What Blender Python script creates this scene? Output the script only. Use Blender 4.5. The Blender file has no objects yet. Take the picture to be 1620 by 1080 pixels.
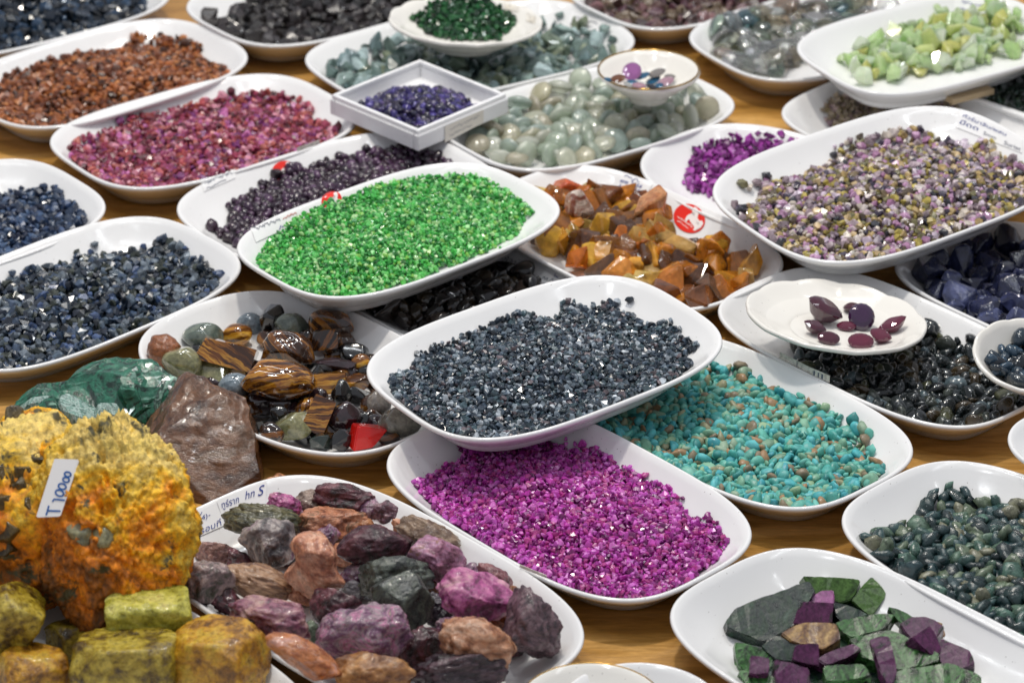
import bpy, bmesh, math, random
import numpy as np
from mathutils import Vector, Matrix, Euler
from mathutils.bvhtree import BVHTree

# ------------------------------------------------------------------ camera, world, lamps, exposure
S = bpy.context.scene
COL = S.collection
F, PITCH, CZ = 5340.94, math.radians(28.3612), .994
cam_d = bpy.data.cameras.new('camera')
cam_d.lens, cam_d.sensor_width = F / 1620 * 36, 36
cam_d.clip_start, cam_d.clip_end = .05, 60
cam_d.dof.use_dof = True
cam_d.dof.focus_distance = 1.93
cam_d.dof.aperture_fstop = 12.0
cam_d.dof.aperture_blades = 9
cam = bpy.data.objects.new('camera', cam_d); COL.objects.link(cam)
cam.location = (0, 0, CZ); cam.rotation_euler = (math.pi / 2 - PITCH, 0, 0)
S.camera = cam

W = bpy.data.worlds.new('World'); S.world = W; W.use_nodes = True
W.node_tree.nodes['Background'].inputs[0].default_value = (.87, .90, 1.0, 1)
W.node_tree.nodes['Background'].inputs[1].default_value = .36

def lamp(name, loc, target, shape, sx, sy, watts, col, roll=0.):
    d = bpy.data.lights.new(name, 'AREA'); d.shape = shape; d.size = sx; d.size_y = sy
    d.energy = watts; d.color = col
    o = bpy.data.objects.new(name, d); COL.objects.link(o)
    o.location = loc
    q = (Vector(target) - Vector(loc)).to_track_quat('-Z', 'Y')
    o.rotation_euler = (q.to_matrix() @ Matrix.Rotation(roll, 3, 'Z')).to_euler()
    return o
WARM, COOL = (1, .93, .83), (.93, .97, 1)
lamp('ceiling_spot', (-.10, 2.02, 1.55), (0, 1.85, 0), 'DISK', .10, .10, 9.0, WARM)
lamp('ceiling_spot', (.42, 2.30, 1.60), (.1, 1.9, 0), 'DISK', .08, .08, 2.4, WARM)
lamp('ceiling_spot', (-.55, 2.45, 1.60), (-.1, 1.9, 0), 'DISK', .08, .08, 2.2, WARM)
lamp('ceiling_spot', (.15, 2.75, 1.60), (0, 2.0, 0), 'DISK', .08, .08, 1.8, COOL)
lamp('ceiling_spot', (-.30, 1.25, 1.60), (0, 1.8, 0), 'DISK', .08, .08, 1.6, COOL)
lamp('tube_lamp', (.35, 2.60, 1.75), (.1, 2.0, 0), 'RECTANGLE', 1.2, .045, 3.0, COOL, .5)
lamp('tube_lamp', (-.45, 1.75, 1.75), (-.1, 1.8, 0), 'RECTANGLE', 1.2, .045, 2.6, COOL, 1.3)
lamp('tube_lamp', (.65, 1.55, 1.75), (.1, 1.8, 0), 'RECTANGLE', 1.2, .045, 2.4, COOL, 1.3)

S.view_settings.view_transform = 'Standard'
try: S.view_settings.look = 'None'
except Exception: pass
S.view_settings.exposure, S.view_settings.gamma = 0.34, 1.0
S.render.engine = 'CYCLES'
S.cycles.use_denoising = True
S.cycles.max_bounces, S.cycles.diffuse_bounces, S.cycles.glossy_bounces = 8, 4, 4
S.cycles.transmission_bounces = 6
S.cycles.caustics_reflective, S.cycles.caustics_refractive = False, True
S.cycles.sample_clamp_indirect = 4.0
S.cycles.blur_glossy = .3

rnd = random.Random(7)
npr = np.random.RandomState(11)

# ------------------------------------------------------------------ picture point -> world point on a level plane
cp, sp = math.cos(PITCH), math.sin(PITCH)
AX = np.array([1., 0, 0]); AU = np.array([0, sp, cp]); AF = np.array([0, cp, -sp])   # camera right, up, forward
def at(px, py, z=0.):
    x = (px - 810) / F; u = -(py - 540) / F
    d = AX * x + AU * u + AF
    k = (z - CZ) / d[2]
    return np.array([d[0] * k, d[1] * k, z])
def dist(p): return float(np.dot(np.asarray(p) - np.array([0, 0, CZ]), AF))
def to_px(P):
    Q = np.atleast_2d(P) - np.array([0, 0, CZ]); d = Q @ AF
    return np.stack([810 + F * (Q @ AX) / d, 540 - F * (Q @ AU) / d], 1)

# ------------------------------------------------------------------ colour and material helpers
def lin(h):
    h = h.lstrip('#'); c = [int(h[i:i + 2], 16) / 255 for i in (0, 2, 4)]
    return tuple(((x / 12.92) if x <= .04045 else ((x + .055) / 1.055) ** 2.4) for x in c) + (1.,)
def boost(c, k): return tuple(min(1, x * k) for x in c[:3]) + (1.,)

class NT:
    def __init__(s, name):
        s.m = bpy.data.materials.new(name); s.m.use_nodes = True
        s.t = s.m.node_tree; s.b = s.t.nodes['Principled BSDF']
    def n(s, typ, **kw):
        x = s.t.nodes.new(typ)
        for k, v in kw.items():
            if k.startswith('i_'):
                key = k[2:].replace('_', ' ')
                x.inputs[int(key) if key.isdigit() else key].default_value = v
            else: setattr(x, k, v)
        return x
    def l(s, a, b): s.t.links.new(a, b)
    def ramp(s, cols, const=False, pos=None):
        r = s.n('ShaderNodeValToRGB'); e = r.color_ramp.elements
        r.color_ramp.interpolation = 'CONSTANT' if const else 'LINEAR'
        k = len(cols)
        while len(e) < k: e.new(.5)
        while len(e) > k: e.remove(e[-1])
        for i, c in enumerate(cols):
            e[i].position = pos[i] if pos else (i / k if const else i / max(1, k - 1)); e[i].color = c
        return r
    def p(s, **kw):
        for k, v in kw.items(): s.b.inputs[k.replace('_', ' ')].default_value = v
        return s.m
    def coord(s, kind='Object'):
        return s.n('ShaderNodeTexCoord').outputs[kind]
    def noise(s, vec, scale, detail=4, rough=.6, dist=0.):
        x = s.n('ShaderNodeTexNoise', i_Scale=scale, i_Detail=detail, i_Roughness=rough, i_Distortion=dist)
        s.l(vec, x.inputs['Vector']); return x
    def bump(s, h, strength, d=.001):
        x = s.n('ShaderNodeBump', i_Strength=strength, i_Distance=d); s.l(h, x.inputs['Height'])
        s.l(x.outputs[0], s.b.inputs['Normal']); return x
    def piece_random(s):
        a = s.n('ShaderNodeObjectInfo').outputs['Random']; b = s.n('ShaderNodeNewGeometry').outputs['Random Per Island']
        m = s.n('ShaderNodeMath', operation='ADD'); s.l(a, m.inputs[0]); s.l(b, m.inputs[1])
        fr = s.n('ShaderNodeMath', operation='FRACT'); s.l(m.outputs[0], fr.inputs[0]); return fr.outputs[0]

def gem_mat(name, pal, rough=.16, trans=.0, k=1.25, mott=.35, mscale=220, ior=1.6, coat=0., bump=0., sss=0., own=False):
    """crushed stones: every piece takes a colour of its own and is mottled inside"""
    m = NT(name); r = m.piece_random()
    cols = [boost(lin(c), k) for c in pal]
    rp = m.ramp(cols, const=True); m.l(r, rp.inputs[0])
    if own: rp = m.n('ShaderNodeObjectInfo'); src = rp.outputs['Color']
    else: src = rp.outputs[0]
    pos = m.n('ShaderNodeNewGeometry').outputs['Position']
    n = m.noise(pos, mscale, 3, .65)
    hs = m.n('ShaderNodeHueSaturation'); m.l(src, hs.inputs['Color'])
    mr = m.n('ShaderNodeMapRange', i_1=.3, i_2=.7, i_3=1 - mott, i_4=1 + mott * 1.3); m.l(n.outputs[0], mr.inputs[0])
    m.l(mr.outputs[0], hs.inputs['Value'])
    m.l(hs.outputs[0], m.b.inputs['Base Color'])
    rr = m.n('ShaderNodeMapRange', i_1=.35, i_2=.65, i_3=rough * .6, i_4=rough * 1.7); m.l(n.outputs[0], rr.inputs[0])
    m.l(rr.outputs[0], m.b.inputs['Roughness'])
    if bump: m.bump(m.noise(pos, mscale * 3, 2).outputs[0], bump, .0006)
    m.p(Transmission_Weight=trans, IOR=ior, Coat_Weight=coat, Coat_Roughness=.05)
    if sss: m.p(Subsurface_Weight=sss, Subsurface_Radius=(1, 1, 1), Subsurface_Scale=.004 if sss < .6 else .01)
    return m.m
def gem2(name, pal, *a, **kw):
    return gem_mat(name, pal, *a, **kw), gem_mat(name, pal, *a, own=True, **kw), pal, (a[2] if len(a) > 2 else kw.get('k', 1.25))

def rock_mat(name, cols, scale=60, rough=.45, bump=.5, pos=None, distort=.6, detail=8, spec=.5, coat=0., fine=None, trans=0., stretch=None):
    """a stone with patches of its own colours"""
    m = NT(name); c = m.coord()
    if stretch:
        mp = m.n('ShaderNodeMapping'); mp.inputs['Scale'].default_value = stretch; m.l(c, mp.inputs[0]); c = mp.outputs[0]
    n = m.noise(c, scale, detail, .62, distort)
    nn = m.n('ShaderNodeMapRange', i_1=.28, i_2=.72); m.l(n.outputs[0], nn.inputs[0])
    rp = m.ramp([lin(x) for x in cols], pos=pos); m.l(nn.outputs[0], rp.inputs[0])
    f = m.noise(c, fine or scale * 6, 4, .7)
    hs = m.n('ShaderNodeHueSaturation'); m.l(rp.outputs[0], hs.inputs['Color'])
    mr = m.n('ShaderNodeMapRange', i_1=.3, i_2=.7, i_3=.6, i_4=1.4); m.l(f.outputs[0], mr.inputs[0]); m.l(mr.outputs[0], hs.inputs['Value'])
    m.l(hs.outputs[0], m.b.inputs['Base Color'])
    rr = m.n('ShaderNodeMapRange', i_1=.3, i_2=.7, i_3=rough * .7, i_4=min(1, rough * 1.35)); m.l(f.outputs[0], rr.inputs[0]); m.l(rr.outputs[0], m.b.inputs['Roughness'])
    if bump:
        g = m.noise(c, 700, 3, .7); ad = m.n('ShaderNodeMath', operation='MULTIPLY_ADD', i_1=.45); m.l(g.outputs[0], ad.inputs[0]); m.l(f.outputs[0], ad.inputs[2])
        m.bump(ad.outputs[0], bump, .0014)
    m.p(Specular_IOR_Level=spec, Coat_Weight=coat, Coat_Roughness=.08, Transmission_Weight=trans)
    return m.m

# white melamine, with faint specks and fine wear
def melamine(name, c, rough=.09):
    m = NT(name); co = m.coord()
    v = m.n('ShaderNodeTexVoronoi', i_Scale=260, feature='F1'); m.l(co, v.inputs['Vector'])
    big = m.noise(co, 45, 2)
    sp1 = m.n('ShaderNodeMath', operation='LESS_THAN', i_1=.10); m.l(v.outputs['Distance'], sp1.inputs[0])
    gate = m.n('ShaderNodeMath', operation='GREATER_THAN', i_1=.56); m.l(big.outputs[0], gate.inputs[0])
    mul = m.n('ShaderNodeMath', operation='MULTIPLY'); m.l(sp1.outputs[0], mul.inputs[0]); m.l(gate.outputs[0], mul.inputs[1])
    fac = m.n('ShaderNodeMath', operation='MULTIPLY', i_1=.55); m.l(mul.outputs[0], fac.inputs[0])
    tone = m.noise(co, 14, 3); tr = m.ramp([boost(c, .92), c]); m.l(tone.outputs[0], tr.inputs[0])
    mx = m.n('ShaderNodeMix', data_type='RGBA'); m.l(fac.outputs[0], mx.inputs[0]); m.l(tr.outputs[0], mx.inputs[6])
    mx.inputs[7].default_value = (.22, .2, .18, 1)
    m.l(mx.outputs[2], m.b.inputs['Base Color'])
    sc = m.noise(co, 90, 5, .7); rr = m.n('ShaderNodeMapRange', i_1=.35, i_2=.7, i_3=rough * .6, i_4=rough * 3.0); m.l(sc.outputs[0], rr.inputs[0])
    m.l(rr.outputs[0], m.b.inputs['Roughness'])
    m.bump(m.noise(co, 30, 2).outputs[0], .06, .001)
    return m.p(IOR=1.5)
WHITE = melamine('white_melamine', (.80, .80, .80, 1))
IVORY = melamine('ivory_porcelain', (.80, .78, .73, 1), .08)
PLASTIC = melamine('white_plastic', (.82, .82, .83, 1), .35)

def wood():
    m = NT('varnished_wood'); c = m.coord()
    mp = m.n('ShaderNodeMapping'); mp.inputs['Scale'].default_value = (1.3, 9, 9); mp.inputs['Rotation'].default_value = (0, 0, math.radians(-24)); m.l(c, mp.inputs[0])
    n = m.noise(mp.outputs[0], 4.2, 8, .62, 1.1)
    rp = m.ramp([lin('74501f'), lin('a87c3c'), lin('c89a58'), lin('deb878')], pos=[.25, .45, .6, .8]); m.l(n.outputs[0], rp.inputs[0])
    g = m.noise(mp.outputs[0], 60, 4, .7)
    hs = m.n('ShaderNodeHueSaturation'); m.l(rp.outputs[0], hs.inputs['Color'])
    mr = m.n('ShaderNodeMapRange', i_1=.3, i_2=.7, i_3=.75, i_4=1.2); m.l(g.outputs[0], mr.inputs[0]); m.l(mr.outputs[0], hs.inputs['Value'])
    m.l(hs.outputs[0], m.b.inputs['Base Color'])
    m.bump(g.outputs[0], .12, .001)
    return m.p(Roughness=.3)
WOOD = wood()
PAPER = NT('label_paper').p(Base_Color=(.80, .80, .80, 1), Roughness=.6)
PAPER_OLD = rock_mat('aged_label_paper', ['b8b0a0', 'd8d4cc', 'c8bfae'], 60, .6, 0)
INK_B = NT('blue_ink').p(Base_Color=lin('2c3c86'), Roughness=.5)
INK_F = NT('felt_pen_ink').p(Base_Color=lin('0d57a0'), Roughness=.5)
INK_G = NT('grey_ink').p(Base_Color=lin('5b6070'), Roughness=.5)
RED = NT('red_sticker').p(Base_Color=lin('e02414'), Roughness=.35)
RED_INK = NT('red_ink').p(Base_Color=lin('b8503a'), Roughness=.5)
WPRINT = NT('white_print').p(Base_Color=(.85, .78, .76, 1), Roughness=.4)
GOLD = NT('gilt_edge').p(Base_Color=lin('b8924a'), Metallic=1., Roughness=.22)

# ------------------------------------------------------------------ object helpers
def tag(o, label=None, cat=None, group=None, kind=None):
    if label: o['label'] = label
    if cat: o['category'] = cat
    if group: o['group'] = group
    if kind: o['kind'] = kind
    return o
def mesh_np(name, V, Fc, smooth=False, mats=(), mi=None):
    """triangle or quad mesh from numpy arrays, quickly"""
    me = bpy.data.meshes.new(name); V = np.asarray(V, np.float32); Fc = np.asarray(Fc, np.int32)
    k = Fc.shape[1]
    me.vertices.add(len(V)); me.vertices.foreach_set('co', V.ravel())
    me.loops.add(Fc.size); me.loops.foreach_set('vertex_index', Fc.ravel())
    me.polygons.add(len(Fc)); me.polygons.foreach_set('loop_start', np.arange(0, Fc.size, k, dtype=np.int32))
    if mi is not None: me.polygons.foreach_set('material_index', np.asarray(mi, np.int32))
    me.polygons.foreach_set('use_smooth', np.full(len(Fc), bool(smooth)))
    for m in mats: me.materials.append(m)
    me.update(calc_edges=True); me.validate(); return me
def obj(name, me, parent=None, M=None):
    o = bpy.data.objects.new(name, me); COL.objects.link(o)
    if M is not None: o.matrix_world = M
    if parent: o.parent = parent
    return o
def bm_mesh(name, bm, mats=(), smooth=False):
    me = bpy.data.meshes.new(name); bm.to_mesh(me); bm.free()
    for m in mats: me.materials.append(m)
    me.polygons.foreach_set('use_smooth', np.full(len(me.polygons), bool(smooth))); return me
def bm_arrays(bm):
    bmesh.ops.triangulate(bm, faces=bm.faces[:]); bm.verts.ensure_lookup_table()
    V = np.array([v.co[:] for v in bm.verts]); Fc = np.array([[v.index for v in f.verts] for f in bm.faces], np.int32)
    bm.free(); return V, Fc
def mat4(R, t):
    M = np.eye(4); M[:3, :3] = R; M[:3, 3] = t; return Matrix(M.tolist())

# value noise in numpy
def _h(i, j, k, s):
    x = (i * 374761393 + j * 668265263 + k * 2147483647 + s * 974711) & 0xffffffff
    x = ((x ^ (x >> 13)) * 1274126177) & 0xffffffff
    x = ((x ^ (x >> 16)) * 2246822519) & 0xffffffff
    return ((x ^ (x >> 15)) & 0xffff) / 32767.5 - 1
def vnoise(P, s=0):
    I = np.floor(P).astype(np.int64); f = P - I; f = f * f * f * (f * (f * 6 - 15) + 10); r = 0
    for a in (0, 1):
        for b in (0, 1):
            for c in (0, 1):
                w = (f[:, 0] if a else 1 - f[:, 0]) * (f[:, 1] if b else 1 - f[:, 1]) * (f[:, 2] if c else 1 - f[:, 2])
                r = r + w * _h(I[:, 0] + a, I[:, 1] + b, I[:, 2] + c, s)
    return r
def fbm(P, o=4, s=0, ridge=False):
    r = 0; a = 1.
    for k in range(o):
        n = vnoise(P * 2 ** k + 17.3 * k, s + k)
        r = r + a * ((1 - 2 * abs(n)) if ridge else n); a *= .5
    return r
def worley(P, s=0):
    """distance to the nearest of one random point per cell"""
    I = np.floor(P).astype(np.int64); best = np.full(len(P), 9.)
    for a in (-1, 0, 1):
        for b in (-1, 0, 1):
            for c in (-1, 0, 1):
                J = I + (a, b, c)
                Q = J + .5 + .45 * np.stack([_h(J[:, 0], J[:, 1], J[:, 2], s + q) for q in (1, 2, 3)], 1)
                best = np.minimum(best, ((Q - P) ** 2).sum(1))
    return np.sqrt(best)

def ico(sub):
    bm = bmesh.new(); bmesh.ops.create_icosphere(bm, subdivisions=sub, radius=1); return bm_arrays(bm)
ICO = {k: ico(k) for k in (1, 2, 3, 4, 5, 6, 7)}

# ------------------------------------------------------------------ shapes of stones, unit size (about 1 across)
def sh_chip(r, elong=1.25, flat=.75, n=11):
    P = []
    for _ in range(n):
        v = Vector((r.gauss(0, 1), r.gauss(0, 1), r.gauss(0, 1))).normalized() * r.uniform(.42, .55)
        P.append((v.x * elong, v.y, v.z * flat))
    bm = bmesh.new()
    for p in P: bm.verts.new(p)
    bmesh.ops.convex_hull(bm, input=bm.verts[:])
    bmesh.ops.delete(bm, geom=[v for v in bm.verts if not v.link_faces], context='VERTS')
    bmesh.ops.recalc_face_normals(bm, faces=bm.faces[:]); return bm_arrays(bm) + (False,)
def sh_pebble(r, elong=1.3, flat=.7, amp=.16, sub=2):
    V, Fc = ICO[sub]; s = r.randrange(9999); V = V * (1 + amp * fbm(V * 1.1 + s, 2, s))[:, None]
    # a few worn flats
    for _ in range(4):
        n = np.array([r.gauss(0, 1) for _ in range(3)]); n /= np.linalg.norm(n); d = V @ n; c = r.uniform(.62, .8)
        V = V - np.maximum(d - c, 0)[:, None] * n * .85
    return V * .5 * np.array([elong, 1, flat]), Fc, True
def sh_chunk(r, elong=1.2, flat=.8, n=13, bev=.05):
    bm = bmesh.new()
    for _ in range(n):
        v = Vector((r.gauss(0, 1), r.gauss(0, 1), r.gauss(0, 1))).normalized() * r.uniform(.42, .56)
        bm.verts.new((v.x * elong, v.y, v.z * flat))
    bmesh.ops.convex_hull(bm, input=bm.verts[:])
    bmesh.ops.delete(bm, geom=[v for v in bm.verts if not v.link_faces], context='VERTS')
    bmesh.ops.dissolve_limit(bm, angle_limit=math.radians(16), verts=bm.verts[:], edges=bm.edges[:])
    bmesh.ops.bevel(bm, geom=bm.edges[:], offset=bev, segments=1, affect='EDGES', clamp_overlap=True)
    bmesh.ops.recalc_face_normals(bm, faces=bm.faces[:]); return bm_arrays(bm) + (False,)
def sh_glassy(r, elong=1.25, flat=.8, sub=3):
    """conchoidal broken chunk: hull with hollowed faces"""
    V, Fc = ICO[sub]; V = V.copy(); s = r.randrange(9999)
    for _ in range(9):
        n = np.array([r.gauss(0, 1) for _ in range(3)]); n /= np.linalg.norm(n); d = V @ n; c = r.uniform(.5, .78)
        k = np.maximum(d - c, 0); V = V - k[:, None] * n * 1.0
        lat = V - np.outer(V @ n, n); w = np.clip(k / .12, 0, 1)
        hol = .10 * np.exp(-(lat ** 2).sum(1) / .16) + .015 * np.sin(9 * np.linalg.norm(lat, axis=1))
        V = V - (w * hol)[:, None] * n
    V = V * (1 + .03 * fbm(V * 5, 2, s))[:, None]
    V /= np.abs(V).max()
    return V * .55 * np.array([elong, 1, flat]), Fc, False
def sh_bead(r, flat=.8):
    V, Fc = ICO[3]; V = V * (1 + .05 * fbm(V * .9 + r.random() * 50, 2))[:, None]
    return V * .5 * np.array([1, r.uniform(.85, 1), flat]), Fc, True
def sh_cab(r, elong=1.25, flat=.62):
    V, Fc = ICO[3]; V = V.copy(); V[:, 2] = np.where(V[:, 2] < 0, V[:, 2] * .3, V[:, 2])
    V = V * (1 + .05 * fbm(V * .9 + r.random() * 50, 2))[:, None]
    return V * .5 * np.array([elong, 1, flat]), Fc, True
def sh_shard(r):
    n = r.choice([4, 5]); bm = bmesh.new(); L = r.uniform(.9, 1.2)
    for k in range(n):
        a = 6.283 * k / n + r.uniform(-.25, .25); q = r.uniform(.18, .3)
        bm.verts.new((-L / 2, q * math.cos(a), q * math.sin(a))); bm.verts.new((L / 2 * r.uniform(.5, .8), q * .7 * math.cos(a), q * .7 * math.sin(a)))
    bm.verts.new((L / 2, 0, 0))
    bmesh.ops.convex_hull(bm, input=bm.verts[:]); bmesh.ops.recalc_face_normals(bm, faces=bm.faces[:]); return bm_arrays(bm) + (False,)
def sh_grain(r, elong=1.2, flat=.8, n=17):
    P = []
    for _ in range(n):
        v = Vector((r.gauss(0, 1), r.gauss(0, 1), r.gauss(0, 1))).normalized() * r.uniform(.45, .54); P.append((v.x * elong * r.uniform(.9, 1.1), v.y, v.z * flat))
    bm = bmesh.new()
    for p in P: bm.verts.new(p)
    bmesh.ops.convex_hull(bm, input=bm.verts[:])
    bmesh.ops.delete(bm, geom=[v for v in bm.verts if not v.link_faces], context='VERTS')
    bmesh.ops.recalc_face_normals(bm, faces=bm.faces[:]); return bm_arrays(bm) + (False,)
SHAPES = dict(grain=sh_grain, chip=sh_chip, pebble=sh_pebble, chunk=sh_chunk, glassy=sh_glassy, bead=sh_bead, cab=sh_cab, shard=sh_shard)

def rand_rots(n, tilt=None):
    """random rotations as n x 3 x 3 arrays; tilt keeps flat stones nearly level"""
    q = npr.normal(size=(n, 4)); q /= np.linalg.norm(q, axis=1)[:, None]
    if tilt is not None:
        y = npr.uniform(0, 6.283, n); q = np.stack([np.cos(y / 2), tilt * npr.normal(size=n) * .5, tilt * npr.normal(size=n) * .5, np.sin(y / 2)], 1); q /= np.linalg.norm(q, axis=1)[:, None]
    w, x, y, z = q.T
    return np.stack([1 - 2 * (y * y + z * z), 2 * (x * y - z * w), 2 * (x * z + y * w), 2 * (x * y + z * w), 1 - 2 * (x * x + z * z), 2 * (y * z - x * w),
                     2 * (x * z - y * w), 2 * (y * z + x * w), 1 - 2 * (x * x + y * y)], 1).reshape(n, 3, 3)

# ------------------------------------------------------------------ the table
bm = bmesh.new(); bmesh.ops.create_cube(bm, size=1, matrix=Matrix.Translation((0, 2.0, -.02)) @ Matrix.Diagonal((3.2, 3.0, .04, 1)))
bmesh.ops.bevel(bm, geom=bm.edges[:], offset=.004, segments=2, affect='EDGES')
tbl = obj('table', bm_mesh('table', bm, [WOOD])); tag(tbl, 'brown varnished wooden table under all the dishes', 'table')

# ------------------------------------------------------------------ dishes
SE_N = 96
TT = np.linspace(0, 2 * np.pi, SE_N, endpoint=False)
def se(a, b, n):
    c, s = np.cos(TT), np.sin(TT)
    return np.stack([a * np.sign(c) * abs(c) ** (2 / n), b * np.sign(s) * abs(s) ** (2 / n)], 1)
class Dish:
    """an oval dish: outline |u/a|^n+|v/b|^n=1, rim plane through (cx,cy,z) tilted by tu,tv, height h"""
    def __init__(s, cx, cy, th, a, b, tu, tv, z, n, h=.0235, wall=.031, floor=.0035, power=1.75, foot=.0215):
        s.a, s.b, s.n, s.h, s.wall, s.floor, s.power, s.foot = a, b, n, h, wall, floor, power, foot
        U = np.array([math.cos(th), math.sin(th), tu]); U /= np.linalg.norm(U)
        V = np.array([-math.sin(th), math.cos(th), tv]); V -= U * (U @ V); V /= np.linalg.norm(V)
        N = np.cross(U, V); s.R = np.stack([U, V, N], 1); s.o = np.array([cx, cy, z]) - N * h
        s.M = mat4(s.R, s.o)
    def inset(s, u, v):
        lo = np.zeros_like(u); hi = np.full_like(u, min(s.a, s.b) - 1e-4)
        for _ in range(24):
            m = (lo + hi) / 2; out = abs(u / (s.a - m)) ** s.n + abs(v / (s.b - m)) ** s.n > 1
            hi = np.where(out, m, hi); lo = np.where(out, lo, m)
        return lo
    def zin(s, u, v):
        e = s.inset(np.asarray(u, float), np.asarray(v, float)); x = np.clip(1 - (e - .0022) / s.wall, 0, 1)
        return s.floor + (s.h - s.floor) * x ** s.power
    def world(s, P): return np.asarray(P) @ s.R.T + s.o
    def local(s, P): return (np.asarray(P) - s.o) @ s.R
    def at(s, px, py, hgt=0.):
        """dish-local u, v of a picture point at height hgt above the inside floor"""
        x = (px - 810) / F; u = -(py - 540) / F; d = AX * x + AU * u + AF; c = np.array([0, 0, CZ]); N = s.R[:, 2]
        k = (N @ (s.o + N * (s.floor + hgt) - c)) / (N @ d); return s.local(c + d * k)[:2]
    def rings(s):
        R = [(.0, s.h - .0016), (.0003, s.h - .0006), (.0011, s.h), (.0022, s.h - .0003)]
        for k in range(1, 11):
            x = 1 - k / 10; R.append((.0022 + s.wall * (1 - x), s.floor + (s.h - s.floor) * x ** s.power))
        m = min(s.a, s.b)
        R.append((.0022 + s.wall + (m - s.wall) * .45, s.floor)); inner = R
        outer = [(.0006, s.h - .0028)]
        for k in range(1, 7):
            x = 1 - k / 6; outer.append((.0006 + s.foot * (1 - x), .003 + (s.h - .0058) * x ** 1.1))
        outer += [(s.foot + .0012, .0), (s.foot + .004, .0), (s.foot + .005, .0012)]
        return outer[::-1] + inner
    def build(s, name, mat, label, group=None, cat='dish', wav=None):
        V = []; rs = s.rings()
        for e, z in rs:
            ring = se(max(s.a - e, .002), max(s.b - e, .002), s.n)
            zz = np.full(SE_N, z)
            if wav:
                k, amp, zamp = wav; w = abs(np.cos(TT * k / 2)) ** .8 - .5; f = np.clip((z - .004) / (s.h - .004), 0, 1)
                ring = ring * (1 + amp * f * w)[:, None]; zz = zz + zamp * f * w
            V.append(np.column_stack([ring, zz]))
        V = np.concatenate(V); k = len(rs); Fq = []
        i = np.arange(SE_N); j = (i + 1) % SE_N
        for r in range(k - 1): Fq.append(np.stack([r * SE_N + i, r * SE_N + j, (r + 1) * SE_N + j, (r + 1) * SE_N + i], 1))
        Fq = np.concatenate(Fq)
        me = bpy.data.meshes.new(name)
        faces = Fq.tolist() + [list(range(SE_N))[::-1], list(range((k - 1) * SE_N, k * SE_N))]
        me.from_pydata(V.tolist(), [], faces); me.materials.append(mat)
        me.polygons.foreach_set('use_smooth', np.ones(len(me.polygons), bool))
        o = obj(name, me, M=s.M); tag(o, label, cat, group); s.obj = o
        Vw = s.world(V); tri = np.concatenate([Fq[:, [0, 1, 2]], Fq[:, [0, 2, 3]]]); OCC.append((Vw, tri)); return o
OCC = []
N0 = 3.31
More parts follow.
